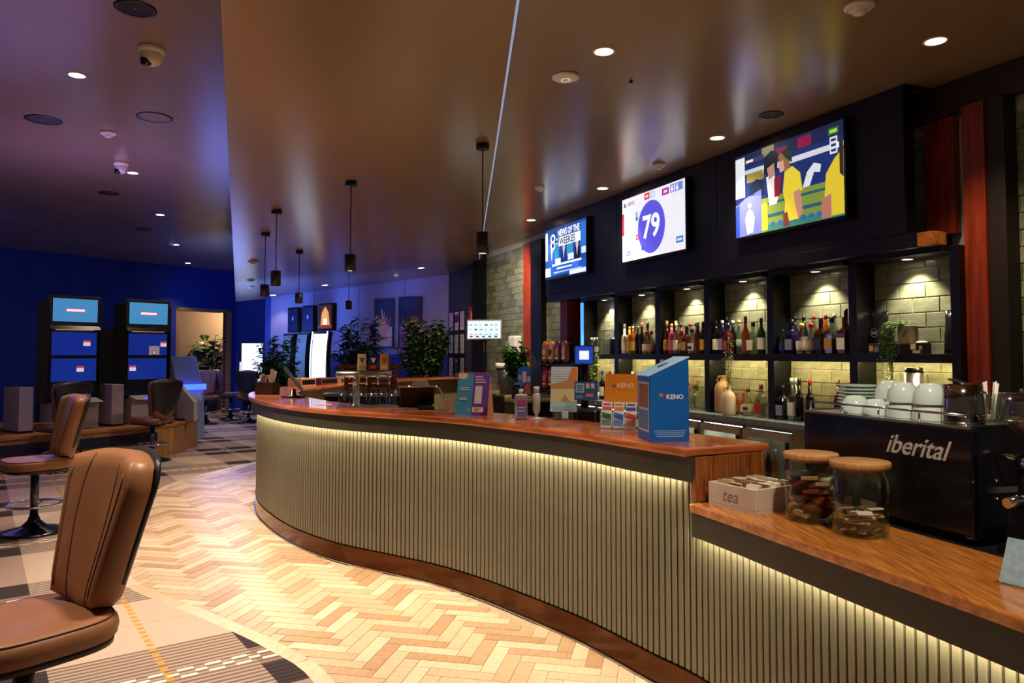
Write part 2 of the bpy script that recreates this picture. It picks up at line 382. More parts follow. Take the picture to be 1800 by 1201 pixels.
# walls
def wall(name, a, b, z0, z1, m, th=.12, holes=None):
    a = Vector(a); b = Vector(b); d = (b-a).normalized(); nrm = Vector((-d.y, d.x)); mb = MB(); ln = (b-a).length
    Mx = Matrix.Translation((a.x, a.y, 0)) @ Matrix.Rotation(math.atan2(d.y, d.x), 4, 'Z')
    cuts = holes or []; x = 0
    for h0, h1, hz in cuts:
        mb.box(x, h0, 0, th, z0, z1, 0, Mx); mb.box(h0, h1, 0, th, hz, z1, 0, Mx); x = h1
    mb.box(x, ln, 0, th, z0, z1, 0, Mx)
    return struct(mb.build(name, m))
# left wall with the doorway to a lit corridor
wl = wall('wall_left', (-10.35, 14.5), (-7.15, 19.35), 0, Z2, M_navy, .15, [(4.20, 5.55, 2.55)])
wall('wall_back', (-7.2, 19.35), (-4.0, 19.45), 0, Z2, M_navy)
wall('wall_far_left', (-12, 12.0), (-10.3, 14.6), 0, Z2, M_navy)
# corridor behind the doorway
M_corr = mat('corridor_paint', '#b08d62', .6)
mb = MB(); mb.box(-9.6, -6.0, 20.6, 20.7, 0, 3.0); struct(mb.build('wall_corridor', M_corr))
lamp('corridor_lamp', 'POINT', (-7.6, 19.75, 2.6), 110, WARM, None, .15)
d_ = (Vector((-7.15, 19.35))-Vector((-10.35, 14.5))).normalized(); a_ = Vector((-10.35, 14.5))
rzl = math.atan2(d_.y, d_.x)
mb = MB()
mb.box(4.12, 4.20, -.03, .18, 0, 2.63); mb.box(5.55, 5.66, -.03, .18, 0, 2.63); mb.box(4.12, 5.66, -.03, .18, 2.55, 2.63)
struct(mb.build('door_1', mat('tan_door_frame', '#a87a4a', .45), None, (a_.x, a_.y, 0), rzl))
# painted wall with the coral pictures
pa, pb = Vector((-5.15, 15.95)), Vector((-1.2, 15.0))
wu = wall('wall_painted', pa, pb, 1.49, 3.3, M_plum); wd = wall('wall_painted_dado', pa, pb, 0, 1.42, M_navy)
dd = (pb-pa).normalized(); rzp = math.atan2(dd.y, dd.x); Lp = (pb-pa).length
mb = MB(); mb.box(0, Lp, -.03, .10, 1.42, 1.49); struct(mb.build('trim_1', M_navy, None, (pa.x, pa.y, 0), rzp))
for k in range(1, 4):
    mb = MB(); mb.box(Lp*k/4-.004, Lp*k/4+.004, -.004, 0, 1.5, 3.2); struct(mb.build('trim_2', M_navy, None, (pa.x, pa.y, 0), rzp))
wall('wall_return', (-5.15, 15.95), (-5.3, 19.4), 0, Z2, M_navy)
wall('wall_notice', (-1.26, 14.9), (-.62, 13.25), 0, 3.3, mat('dark_plum_wall', '#3b3848', .6))
wall('wall_notice_edge', (-.70, 13.22), (-.52, 13.10), 0, 3.3, M_black)
# tiled wall of the back bar
TW = 4.65
mb = MB(); mb.box(-13.2, -1.0, TW, TW+.15, 0, Z1); tw = struct(mb.build('wall_right', M_grout, None, (0, 0, 0), RB))
tl, thh = .215, .105; tiles = []
tb = MB(); tb.box(-tl/2+.003, tl/2-.003, -.009, 0, -thh/2+.003, thh/2-.003)
zones = [(3.39, 8.40, .95, 2.17), (2.40, 3.125, .90, 3.04), (3.655, 3.90, 2.30, 3.05), (9.25, 12.85, .9, 3.2), (8.55, 8.9, 1.0, 2.2)]
for t0, t1, z0, z1 in zones:
    r = 0; z = z0+thh/2
    while z < z1:
        t = t0+(tl/2 if r % 2 else 0)
        x = t0
        edges_ = [t0]; e = t0+(tl/2 if r % 2 else tl)
        while e < t1-.02: edges_.append(e); e += tl
        edges_.append(t1)
        for e0, e1 in zip(edges_, edges_[1:]): tiles.append((e0, e1, z, min(thh, (z1-z)*2)))
        z += thh; r += 1
tiles.sort(key=lambda q: q[0])
proto = tb.build('tile', M_tile, tw, (0, 0, -40), bevel=.003, seg=1)
for e0, e1, z, h in tiles[:290]:
    o = proto.copy(); COL.objects.link(o); o.parent = tw; o.location = (-(e0+e1)/2, TW-random.uniform(0, .002), z); o.scale = ((e1-e0)/tl, 1, 1)
bpy.data.objects.remove(proto)
mb = MB()
for e0, e1, z, h in tiles[290:]: mb.box(-e1+.003, -e0-.003, TW-.009-random.uniform(0, .002), TW, z-thh/2+.003, z+thh/2-.003, random.choice((0, 0, 1)))
M_tile2 = mat('sage_tile_dark', '#7d7f66', .2, vary=1, vscale=9, col2='#5f6049', bump=.1, bscale=14)
o = mb.build('tiles_beyond', [M_tile, M_tile2], tw); o['kind'] = 'stuff'
# timber posts and beams on the tiled wall
def bb(name, t0, t1, n0, n1, z0, z1, m, bevel=.004, st=True, parent=None):
    mb = MB(); mb.box(-t1, -t0, n0, n1, z0, z1)
    o = mb.build(name, m, parent, (0, 0, 0), 0 if parent else RB, bevel)
    return struct(o) if st else o
bb('trim_post_red', 3.165, 3.312, 4.50, TW-.012, .951, Z1-.211, M_redwood)
bb('trim_post_red', 3.43, 3.645, 4.58, TW-.012, 2.30, 3.09, M_redwood)
bb('trim_post_dark', 3.05, 3.164, 4.52, TW-.012, .951, Z1-.211, mat('dark_brown_post', '#241a14', .5))
bb('trim_beam', 2.2, 3.9, 4.56, TW-.012, 3.10, Z1-.002, mat('brown_beam', '#33261a', .55))
bb('trim_shadow_line', 3.56, 3.60, 4.3, 4.56, Z1-.015, Z1-.001, M_black)  # black strip drawn in for the dark shadow gap across the ceiling
bb('trim_post_red', 10.35, 10.62, 4.55, TW-.012, .9, 3.2, M_redwood)
bb('trim_post_dark', 9.95, 10.33, 4.55, TW-.012, .9, 3.2, M_black)
bb('trim_post_red', 8.90, 9.11, 4.45, TW-.012, .951, 2.2, M_redwood)
bb('trim_edge', 3.126, 3.133, 4.62, TW-.012, .951, 3.05, M_grout, 0)

# ================================================================== THE BAR
bar = thing('bar_counter', 'long curved bar counter with khaki slatted front, polished timber top and bronze kickboard', 'bar counter', (0, 0, 0))
ZK, ZS, ZF, ZT = .131, .955, 1.062, 1.10
front = [p for p in bar_path]
sweep(bar_path, -.14, -.012, .0, ZF).build('counter_body', M_groove, bar)
sweep(bar_path, -.012, .006, .004, ZK).build('kickboard', M_kick, bar, bevel=.003)
fb = sweep(bar_path, -.012, .055, ZS+.028, ZF); sweep(bar_path, .043, .055, ZS, ZS+.028, fb); fb.build('fascia', M_fascia, bar)
sweep(bar_path, -.40, .085, ZF, ZT).build('counter_top', M_gold_bar, bar, bevel=.012, seg=3)
sweep(bar_path, -.155, -.141, .2, ZF-.02).build('inner_panel', M_cream, bar)
sweep([p for p in bar_path[2:] if p.y < 8.6], .014, .034, ZS+.020, ZS+.0275).build('light_strip', M_led, bar)
sweep(bar_path, .006, .016, .004, .010).build('floor_trim', M_steel, bar)
def slats(path, z1, parent, pitch=.0388, ymax=8.2):
    mb = MB(); mb.box(-.0145, .0145, -.004, .012, ZK+.002, z1); proto = mb.build('slat', M_slat, parent, bevel=.003, seg=1)
    ns = normals(path); acc = pitch/2; first = True
    for i in range(len(path)-1):
        a, b = path[i], path[i+1]; l = (b-a).length
        while acc < l:
            p = a.lerp(b, acc/l); n = ns[i].lerp(ns[i+1], acc/l)
            if p.y > ymax: return
            o = proto if first else proto.copy()
            if not first: COL.objects.link(o); o.parent = parent
            first = False
            o.location = (p.x-n.x*.012, p.y-n.y*.012, 0); o.rotation_euler = (0, 0, math.atan2(n.y, n.x)-math.pi/2); acc += pitch
        acc -= l
slats(bar_path, ZS+.027, bar)
# timber end block that closes the high counter above the coffee counter
e0 = bar_path[0]; n0 = normals(bar_path)[0]; dir0 = (bar_path[1]-bar_path[0]).normalized()
mb = MB(); Mx = Matrix.Translation((e0.x, e0.y, 0)) @ Matrix.Rotation(math.atan2(dir0.y, dir0.x), 4, 'Z')
mb.box(-.004, .03, -.36, .03, .871, ZF, 0, Mx); mb.build('end_block', mat('end_timber', '#a8612c', .35, vary=1, vscale=6, stretch=(14, 14, 1), col2='#5c2c10'), bar, bevel=.003)
# lower coffee counter
cof = thing('coffee_counter', 'lower straight counter with timber ledge and slatted khaki front beside the high bar', 'counter')
sweep(low_path, -.14, -.012, 0, .83).build('counter_body', M_groove, cof)
sweep(low_path, -.012, .006, .004, ZK).build('kickboard', M_kick, cof, bevel=.003)
fb = sweep(low_path, -.012, .05, .758, .832); sweep(low_path, .038, .05, .73, .758, fb); fb.build('fascia', M_fascia, cof)
sweep(low_path, -.40, .065, .832, .87).build('counter_top', M_counter2, cof, bevel=.010, seg=3)
sweep(low_path, .014, .032, .750, .7575).build('light_strip', M_led, cof)
ll = sum((b-a).length for a, b in zip(low_path, low_path[1:])); slats(low_path, .757, cof, ll/round(ll/.0388))
sweep(low_path[:-4], -1.15, -.402, .80, .862).build('work_bench', mat('dark_bench_stone', '#1b1c20', .3), cof, bevel=.004)
sweep(low_path[:-6], -1.1, -.9, 0, .80).build('bench_support', M_black, cof)
# bench inside the high bar: stainless sink run
sweep([p for p in bar_path if 3.9 < p.y < 7.0], -.72, -.405, .82, .86).build('sink_bench', M_steel, bar, bevel=.004)
sweep([p for p in bar_path if 3.9 < p.y < 7.0], -.70, -.66, .0, .82).build('bench_front', M_black, bar)
# ================================================================== BACK BAR
def bbox(mb, t0, t1, n0, n1, z0, z1, mi=0): return mb.box(-t1, -t0, n0, n1, z0, z1, mi)
sof = thing('television_bulkhead', 'long black bulkhead hung from the ceiling above the bottle shelves, carrying three televisions', 'bulkhead', (0, 0, 0), RB)
bbox(MB(), 3.575, 9.25, 4.30, 4.40, 2.30, Z1-.003).build('front_panel', M_dark, sof, bevel=.003)
bbox(MB(), 9.20, 9.25, 4.40, TW-.012, 2.30, Z1-.003).build('end_panel', M_dark, sof)
bbox(MB(), 3.91, 9.20, 4.40, TW-.012, Z1-.03, Z1-.003).build('top_panel', M_dark, sof)
bbox(MB(), 3.50, 9.22, 4.30, TW-.012, 2.20, 2.297).build('soffit_slab', M_dark, sof, bevel=.003)
bbox(MB(), 3.388, 3.497, 4.305, 4.44, 2.205, 2.292).build('timber_end', mat('orange_timber', '#b0692a', .4, vary=1, vscale=6, stretch=(1, 6, 6), col2='#7d4216'), sof, bevel=.003)
for t in (5.55, 7.35): bbox(MB(), t-.003, t+.003, 4.297, 4.301, 2.31, Z1-.01).build('panel_joint', M_black, sof)
shf = thing('bottle_shelving', 'black shelving with seven uprights and one long shelf in front of sage tiles', 'shelving', (0, 0, 0), RB)
UP = [(3.313, 3.38), (4.133, 4.207), (5.009, 5.085), (5.88, 5.959), (6.717, 6.804), (7.575, 7.666), (8.42, 8.529)]
for a, b in UP: bbox(MB(), a, b, 4.45, TW-.012, .951, 2.20).build('upright', M_dark, shf, bevel=.002)
for (a0, a), (b, b0) in zip([(u[0], u[1]) for u in UP], [(u[0], u[1]) for u in UP[1:]]):
    b_ = MB(); bbox(b_, a, b, 4.45, TW-.012, 1.458, 1.50); bbox(b_, a, b, 4.45, 4.468, 1.44, 1.458); b_.build('shelf', M_dark, shf, bevel=.002)
    bbox(MB(), a, b, 4.40, TW-.012, 2.165, 2.199).build('bay_ceiling', M_dark, shf)
    bbox(MB(), a+.02, b-.02, 4.475, 4.495, 1.448, 1.4575).build('light_strip', mat('shelf_led', '#ffe2a0', .4, emit=75), shf)
    mb = MB(); c = (-(a+b)/2, 4.53, 2.158); mb.lathe([(.035, 0), (.042, 0), (.042, .008), (.035, .008)], c, 16); mb.build('spot_ring', M_white, shf)
    MB().lathe([(.034, .003), (.0, .003)], c, 16).build('spot_lens', mat('spot_glow', '#fff2d8', .3, emit=16), shf)
    lamp('spot_bulb', 'SPOT', (c[0], c[1], 2.14), 34, (1, .88, .62), None, .02, 105, .5, shf)
bbox(MB(), 8.43, 8.46, 4.42, 4.448, 1.55, 2.15).build('blue_light_bar', mat('blue_led_bar', '#3f7bff', .4, emit=2.5), shf, label='thin blue light bar on the end upright')
# worktop and fridges
bbox(MB(), 3.0, 9.6, 4.28, TW-.012, .91, .95).build('w', mat('slate_worktop', '#6a7480', .25, vary=.3, vscale=12))
o = bpy.data.objects['w']; o.name = 'back_worktop'; o.rotation_euler = (0, 0, RB); tag(o, 'dark slate worktop running under the bottle shelves above the fridges', 'worktop')
M_liq = lambda h: mat('liquid_'+h.lstrip('#'), h, .08, spec=.5, coat=.5)
for k, (t0, dark) in enumerate(((4.69, 1), (5.29, 0), (5.89, 0), (6.49, 0), (7.09, 0), (7.69, 0), (8.29, 0))):
    t1 = t0+.585; nm = ['beside the coffee machine', 'second along from the coffee machine', 'third along from the coffee machine', 'fourth along from the coffee machine', 'fifth along from the coffee machine', 'sixth along from the coffee machine', 'at the far end of the worktop'][k]
    f = thing('bar_fridge', 'stainless under-counter fridge with glass door, '+nm, 'fridge', (0, 0, 0), RB, 'fridges under the back worktop')
    b = MB(); bbox(b, t0, t1, 4.36, 4.62, -.004, .11); bbox(b, t0, t1, 4.36, 4.62, .865, .911); bbox(b, t0, t0+.02, 4.36, 4.62, .11, .865); bbox(b, t1-.02, t1, 4.36, 4.62, .11, .865); bbox(b, t0, t1, 4.61, 4.625, .11, .865)
    b.build('cabinet', M_fridge, f)
    b = MB(); w_ = .055; bbox(b, t0+.01, t1-.01, 4.32, 4.358, .795, .86); bbox(b, t0+.01, t1-.01, 4.32, 4.358, .10, .16); bbox(b, t0+.01, t0+.01+w_, 4.32, 4.358, .16, .795); bbox(b, t1-.01-w_, t1-.01, 4.32, 4.358, .16, .795)
    d = b.build('door_frame', M_fridge, f, bevel=.003)
    bbox(MB(), t0+.06, t1-.06, 4.335, 4.341, .16, .795).build('pane', M_glass, d)
    b = MB(); bbox(b, t0+.018, t0+.034, 4.295, 4.32, .58, .79); b.build('handle', M_black, d)
    bbox(MB(), t0+.03, t1-.03, 4.40, 4.60, .44, .45).build('shelf', M_steel, f)
    bbox(MB(), t0+.04, t1-.04, 4.40, 4.60, .845, .86).build('light_tube', mat('fridge_tube_%d' % dark, '#dff7f0', .4, emit=(1.5 if dark else 9)), f)
    for q in range(4):
        g_ = thing('fridge_bottle', ['dark green bottle with pale cap', 'dark brown bottle with red cap', 'amber bottle with pale cap', 'dark red bottle with red cap'][q]+' in the fridge '+nm, 'bottle', W(t0+.10+q*.115, 4.46+.03*(q % 2), .451), 0, 'bottles inside the fridges')
        cc = ['#12301c', '#2a1408', '#7a4a10', '#401010'][q]
        MB().lathe([(0, 0), (.028, 0), (.030, .01), (.030, .13), (.012, .18), (.011, .225), (0, .225)], seg=12).build('glass', mat('bottleglass_'+cc[1:], cc, .08, coat=.5), g_)
        MB().lathe([(0, .225), (.0125, .225), (.0125, .245), (0, .245)], seg=10).build('cap', ink('#b8342a' if q % 2 else '#c8c8c0'), g_)
# televisions
def tv(name_label, t0, t1, z0, z1):
    r = thing('television', name_label, 'television', W((t0+t1)/2, 4.301, (z0+z1)/2), RB)
    w2, h2 = (t1-t0)/2, (z1-z0)/2
    MB().box(-w2-.018, w2+.018, -.055, -.004, -h2-.022, h2+.018).build('case', M_black, r, bevel=.006)
    MB().box(-.05, .05, -.004, .0, -.1, .1).build('wall_bracket', M_black, r)
    return r, w2, h2
r, w2, h2 = tv('wide television showing a football broadcast with players in yellow shirts', 4.028, 5.212, 2.50, 3.20)
P = Print(.85); X = lambda u: -w2+2*w2*u; Z = lambda v: h2-2*h2*v
def R_(u0, v0, u1, v1, c, l=1): P.rect(X(u0), Z(v1), X(u1), Z(v0), c, l)
def PL(pts, c, l=1): P.poly([(X(u), Z(v)) for u, v in pts], c, l)
R_(0, 0, 1, 1, '#1c2f6e'); R_(0, 0, 1, .16, '#20264e', 2); R_(.42, .06, .52, .2, '#7a2348', 3); R_(.62, .03, .74, .15, '#8c1d44', 3); R_(.28, .0, .40, .12, '#8f8a6a', 3)
PL([(.28, .22), (1, .22), (1, .28), (.28, .29)], '#d6dbe6', 3); R_(0, .60, 1, 1, '#7f9440', 2); R_(.1, .66, 1, .69, '#2f5a66', 3); R_(.1, .80, 1, .84, '#2c5f6e', 3); R_(.3, .92, 1, 1, '#3f7f6c', 3)
for k in range(9): R_(.36+.07*k, .90, .40+.07*k, .95, '#2f68b8', 4)
R_(.0, .03, .10, .52, '#dfe8f2', 4); R_(.10, .07, .30, .13, '#3b3a66', 4); R_(.115, .085, .19, .115, '#e6e8e0', 5); R_(.10, .20, .30, .25, '#c3ccd8', 3); R_(.12, .25, .30, .36, '#8a8240', 3)
PL([(.14, .52), (.16, .40), (.22, .34), (.28, .38), (.30, .55)], '#15223c', 5); PL([(.30, .12), (.38, .06), (.44, .12), (.43, .30), (.36, .36), (.30, .30)], '#16202e', 5)
PL([(.33, .26), (.40, .22), (.41, .36), (.35, .40)], '#b98a78', 6); PL([(.32, .36), (.40, .34), (.44, .60), (.42, .70), (.35, .70)], '#e3e6ea', 5); PL([(.40, .40), (.47, .38), (.45, .62), (.40, .62)], '#8e1f34', 6)
PL([(.44, .16), (.50, .11), (.55, .15), (.55, .32), (.51, .36), (.46, .30)], '#8a6a4c', 6); PL([(.47, .13), (.53, .09), (.57, .14), (.57, .28), (.52, .22)], '#2a3526', 7); PL([(.44, .24), (.49, .22), (.50, .34), (.46, .36)], '#d8a48c', 8)
PL([(.50, .36), (.57, .32), (.64, .42), (.66, .62), (.62, .64), (.62, .93), (.49, .93), (.50, .70), (.48, .58)], '#e8d23a', 6); PL([(.58, .62), (.64, .60), (.66, .86), (.62, .92), (.59, .76)], '#c88a78', 7); PL([(.48, .84), (.52, .82), (.54, .98), (.48, .98)], '#7a3a30', 7)
PL([(.86, .52), (.93, .38), (1, .30), (1, .98), (.90, .98), (.84, .84)], '#e2c936', 6); PL([(.82, .78), (.90, .74), (.90, .99), (.82, .99)], '#b9786a', 7); PL([(.97, .2), (1, .18), (1, .6), (.97, .55)], '#3a2a22', 8)
PL([(.0, .62), (.10, .54), (.27, .48), (.27, .99), (.0, 1)], '#6f78d8', 5); PL([(.0, .62), (.04, .60), (.04, 1), (.0, 1)], '#2f4fd0', 6); PL([(.12, .72), (.15, .68), (.18, .72), (.20, .80), (.18, .97), (.12, .98), (.10, .80)], '#f2ecf4', 6); P.oval(X(.15), Z(.64), .022, .022, '#f2ecf4', 6)
PL([(.66, .60), (.70, .44), (.76, .36), (.82, .40), (.81, .48), (.76, .46), (.72, .60)], '#dfe6ee', 4); R_(.26, .66, .33, .98, '#d9c43c', 4)
R_(.88, .05, .97, .13, '#2c5a3a', 7); R_(.895, .07, .955, .11, '#9de04a', 8); R_(.895, .15, .955, .33, '#e8ecf2', 7)
for k in range(3): R_(.905, .17+.055*k, .945, .20+.055*k, '#2b3a66', 8)
P.build('screen_picture', r, (0, -.056, 0))
r, w2, h2 = tv('television with a white number-draw screen and a big purple ball reading 79', 5.955, 7.12, 2.507, 3.194)
P = Print(.92); R_(0, 0, 1, 1, '#eef0fb'); P.oval(X(.49), Z(.55), .255, .275, '#5b57e0', 2, 40)
P.text('79', X(.49), Z(.70), .33, '#ffffff', 3, 'CENTER', bold=.008)
PL([(.03, .05), (.065, .09), (.035, .12)], '#d8342c', 2); PL([(.065, .09), (.07, .14), (.04, .13)], '#2a7a4a', 2); PL([(.03, .09), (.05, .11), (.035, .15)], '#1f3f9a', 2); P.text('KENO', X(.09), Z(.125), .055, '#4a5a7a', 2, bold=.001)
R_(.385, .02, .47, .12, '#d81f3a', 2); R_(.475, .02, .56, .12, '#b9cdf0', 2); R_(.405, .05, .45, .09, '#f4d0d6', 3); R_(.50, .05, .535, .09, '#e8eefa', 3)
R_(.665, .045, .77, .145, '#b02a9a', 2); R_(.69, .075, .745, .115, '#f0d0ea', 3); R_(.79, .025, .97, .145, '#7288d0', 2); P.text('616', X(.80), Z(.128), .085, '#ffffff', 3, bold=.003)
R_(0, .23, .035, .58, '#e01f38', 2); R_(0, .58, .03, .93, '#c3cbfa', 2); R_(.235, .26, .275, .34, '#9bb8e0', 2); R_(.235, .34, .275, .40, '#2f9a6a', 2); R_(.235, .56, .275, .62, '#c7a8e0', 2); R_(.235, .62, .285, .70, '#d8283c', 2); R_(.33, .83, .38, .88, '#2858b8', 3); R_(.25, .64, .27, .68, '#f4d0d6', 3)
R_(.87, .80, .97, .89, '#2f6fc0', 2); R_(.885, .825, .955, .865, '#cfe4fa', 3); R_(.07, .845, .145, .91, '#2f55c8', 2); R_(.085, .86, .13, .895, '#cfe0ff', 3)
P.build('screen_picture', r, (0, -.056, 0))
r, w2, h2 = tv('television showing a blue news panel with white headline text', 7.975, 9.13, 2.495, 3.155)
P = Print(1.1); R_(0, 0, 1, 1, '#15458f'); R_(.0, .05, .06, .62, '#bcd8f0', 2); R_(.2, .34, .36, .62, '#2d8ac0', 2); R_(.55, .34, .7, .62, '#2f8fc4', 2); R_(.88, .05, 1, .62, '#2a6cc0', 2)
P.text('NEWS OF THE', X(.33), Z(.185), .115, '#f2f6ff', 4, bold=.004, sx=.82); R_(.35, .21, .88, .39, '#eef4fa', 4); P.text('WEEKES', X(.37), Z(.365), .125, '#14343e', 5, bold=.003, sx=.98)
P.oval(X(.2), Z(.20), .075, .06, '#dfeaf6', 4); P.oval(X(.2), Z(.20), .04, .03, '#15458f', 5); P.oval(X(.2), Z(.34), .075, .06, '#dfeaf6', 4); P.oval(X(.2), Z(.34), .04, .03, '#15458f', 5); R_(.29, .22, .32, .26, '#eef4fa', 4); R_(.29, .30, .32, .34, '#eef4fa', 4)
for cx, c in ((.17, '#2848c0'), (.48, '#1a2a7a'), (.80, '#101640')):
    PL([(cx-.07, .72), (cx-.06, .50), (cx, .45), (cx+.07, .50), (cx+.08, .74)], c, 3); P.oval(X(cx), Z(.43), .035, .05, '#d8b0a0', 4); PL([(cx-.015, .48), (cx+.015, .48), (cx, .66)], '#eef0f6', 4)
R_(.26, .62, .40, .72, '#d8e6ea', 4); R_(.58, .58, .72, .70, '#d4e8ea', 4); R_(.9, .52, 1, .64, '#cfe0ea', 4); R_(0, .74, 1, 1, '#1d55b4', 4); R_(.18, .72, .9, .76, '#e8f2fa', 5); R_(.3, .80, .68, .835, '#d4e6f6', 5); R_(.68, .76, .84, .86, '#3f6ef0', 5); R_(.22, .88, .9, .905, '#a8ccf2', 5); R_(.0, .78, .14, .95, '#e2d8e6', 5); R_(.62, .91, 1, .99, '#e4e8f0', 5); R_(0, .95, .6, 1, '#0e2a50', 5)
P.build('screen_picture', r, (0, -.056, 0))

# ------------------------------------------------------------------ bottles
SHAPES = {
 'tall': ([(0, 0), (.034, 0), (.036, .008), (.036, .17), (.030, .20), (.014, .235), (.013, .285), (0, .285)], .285, .0145, .03),
 'square': ([(0, 0), (.041, 0), (.043, .008), (.043, .155), (.036, .178), (.015, .20), (.014, .245), (0, .245)], .245, .018, .04),
 'squat': ([(0, 0), (.045, 0), (.049, .02), (.047, .09), (.036, .135), (.016, .165), (.014, .215), (0, .215)], .215, .019, .035),
 'wine': ([(0, 0), (.036, 0), (.0375, .01), (.0375, .18), (.030, .21), (.015, .235), (.0145, .30), (0, .30)], .30, .0155, .05),
 'small': ([(0, 0), (.026, 0), (.028, .006), (.028, .11), (.012, .145), (.011, .18), (0, .18)], .18, .013, .025),
}
_bp = {}
def bottle(label, shape, glass, cap, lab, pos, group, lab2=None, fill=None):
    prof, h, cr, ch = SHAPES[shape]; k = (shape, glass, cap, lab, lab2, fill)
    if k not in _bp:
        r = thing('bottle', '', 'bottle', (0, 0, 0), RB)
        seg = 4 if shape == 'square' else 16; sm = shape != 'square'
        Mr = Matrix.Rotation(math.pi/4, 4, 'Z'); sc = 1.3 if seg == 4 else 1
        def lp(p, m=0): b = MB(); b.lathe([(x*sc, z) for x, z in p], seg=seg, sm=sm, M=Mr); return b
        clear = glass == 'clear'
        o = lp(prof).build('glass', M_bglass if clear else mat('bottleglass_'+glass[1:], glass, .07, coat=.6), r, bevel=.006 if seg == 4 else 0)
        if clear and fill:
            hb = h*.48; rb = prof[2][0]-.004
            lp([(0, .006), (rb, .006), (rb, hb), (0, hb)]).build('liquid', M_liq(fill), r)
        if lab:
            rb = prof[3][0]+.0008; b = MB(); z0, z1 = h*.14, h*.50
            if seg == 4: b.box(-.038, .038, -.0455*.99-.0002, -.0445, z0, z1)
            else: b.lathe([(rb, z0), (rb, z1)], seg=12, ang=math.pi*1.1, M=Matrix.Rotation(math.pi*.95, 4, 'Z'))
            b2 = b
            if seg != 4:
                b2 = MB(); n_ = 12
                for i in range(n_):
                    a0, a1 = math.pi*(1.0+i/n_), math.pi*(1.0+(i+1)/n_)
                    b2.add([(rb*math.cos(a0), rb*math.sin(a0), z0), (rb*math.cos(a1), rb*math.sin(a1), z0), (rb*math.cos(a1), rb*math.sin(a1), z1), (rb*math.cos(a0), rb*math.sin(a0), z1)], [(0, 1, 2, 3)], 0, True)
                if lab2:
                    for i in range(3, 9):
                        a0, a1 = math.pi*(1.0+i/n_), math.pi*(1.0+(i+1)/n_); rr = rb+.0006; y0, y1 = h*.24, h*.36
                        b2.add([(rr*math.cos(a0), rr*math.sin(a0), y0), (rr*math.cos(a1), rr*math.sin(a1), y0), (rr*math.cos(a1), rr*math.sin(a1), y1), (rr*math.cos(a0), rr*math.sin(a0), y1)], [(0, 1, 2, 3)], 1, True)
            b2.build('paper_label', [ink(lab), ink(lab2 or lab)], r)
        MB().lathe([(0, h-.004), (cr, h-.004), (cr, h+ch), (0, h+ch)], seg=12).build('cap', mat('cap_'+cap[1:], cap, .35), r)
        _bp[k] = r; o = r
    else: o = copy_tree(_bp[k])
    o.location = pos; tag(o, label, 'bottle', group); return o
CN = {'#0d0d10': 'black', '#c9a13a': 'gold', '#c0241c': 'red', '#e8e4da': 'white', '#1d3f8a': 'blue', '#2a8a3a': 'green', '#6a4a30': 'brown', '#7a1c2a': 'dark red', '#a8b0b8': 'silver', '#d86a8a': 'pink'}
GN = {'clear': 'clear', '#5a2408': 'amber', '#3a1006': 'dark brown', '#123a1c': 'green', '#0c0c0e': 'black', '#d8d4c8': 'frosted white', '#8a3a0c': 'orange-amber', '#c8902a': 'golden', '#b8405a': 'pink', '#1a1030': 'dark violet', '#2a0a10': 'dark red'}
BAYS = {2: 'second bay from red post', 3: 'third bay from red post', 4: 'fourth bay from red post', 5: 'fifth bay from red post', 6: 'sixth bay from red post'}
def row(bay, items, z=1.50, where='upper shelf'):
    for i, (t, n, shape, glass, cap, lab, lab2, fill) in enumerate(items):
        gl = GN[glass]
        l = '%s %s bottle, %s cap, %s label, %s, %s' % (gl, shape, CN[cap], CN.get(lab, 'pale') if lab else 'no', where, BAYS[bay])
        bottle(l, shape, glass, cap, lab, W(t, n, z), 'bottles on the back bar shelves', lab2, fill)
K, G, RD, WH, BL, GR, BR, DR, SV = '#0d0d10', '#c9a13a', '#c0241c', '#e8e4da', '#1d3f8a', '#2a8a3a', '#6a4a30', '#7a1c2a', '#a8b0b8'
AM, DB, GG, BK, FW, OA, GO, PK, DV, DRD = '#5a2408', '#3a1006', '#123a1c', '#0c0c0e', '#d8d4c8', '#8a3a0c', '#c8902a', '#b8405a', '#1a1030', '#2a0a10'
fr, bk = 4.50, 4.585
row(2, [(4.955, fr, 'small', 'clear', K, BL, None, '#39415c'), (4.90, bk, 'tall', DV, K, None, None, None), (4.845, fr, 'square', DV, K, '#7f84a8', None, None), (4.80, bk, 'tall', BK, K, WH, None, None),
        (4.735, fr, 'squat', 'clear', G, WH, None, OA), (4.69, bk, 'tall', 'clear', RD, None, None, AM), (4.635, fr, 'squat', 'clear', RD, '#c8b090', None, AM), (4.565, bk, 'tall', OA, RD, WH, None, None),
        (4.53, fr, 'square', DB, K, '#2a3050', None, None), (4.475, bk, 'tall', 'clear', SV, WH, None, AM), (4.42, fr, 'square', 'clear', K, '#b08a50', None, DB), (4.36, bk, 'wine', DB, K, None, None, None), (4.295, fr, 'square', DB, DR, WH, RD, None)])
row(3, [(5.84, fr, 'tall', BK, K, WH, None, None), (5.79, bk, 'wine', DV, K, None, None, None), (5.745, fr, 'tall', DV, SV, '#8a90b0', None, None), (5.70, bk, 'tall', BK, SV, None, None, None), (5.665, fr, 'square', DB, K, '#8a3a2a', None, None),
        (5.61, bk, 'tall', 'clear', G, None, None, '#9fb0a0'), (5.42, fr, 'wine', OA, BR, None, None, None), (5.32, fr, 'square', 'clear', K, WH, '#1f4a34', '#c8b878'), (5.215, fr, 'tall', GG, K, WH, None, None), (5.14, bk, 'tall', GG, GR, WH, None, None)])
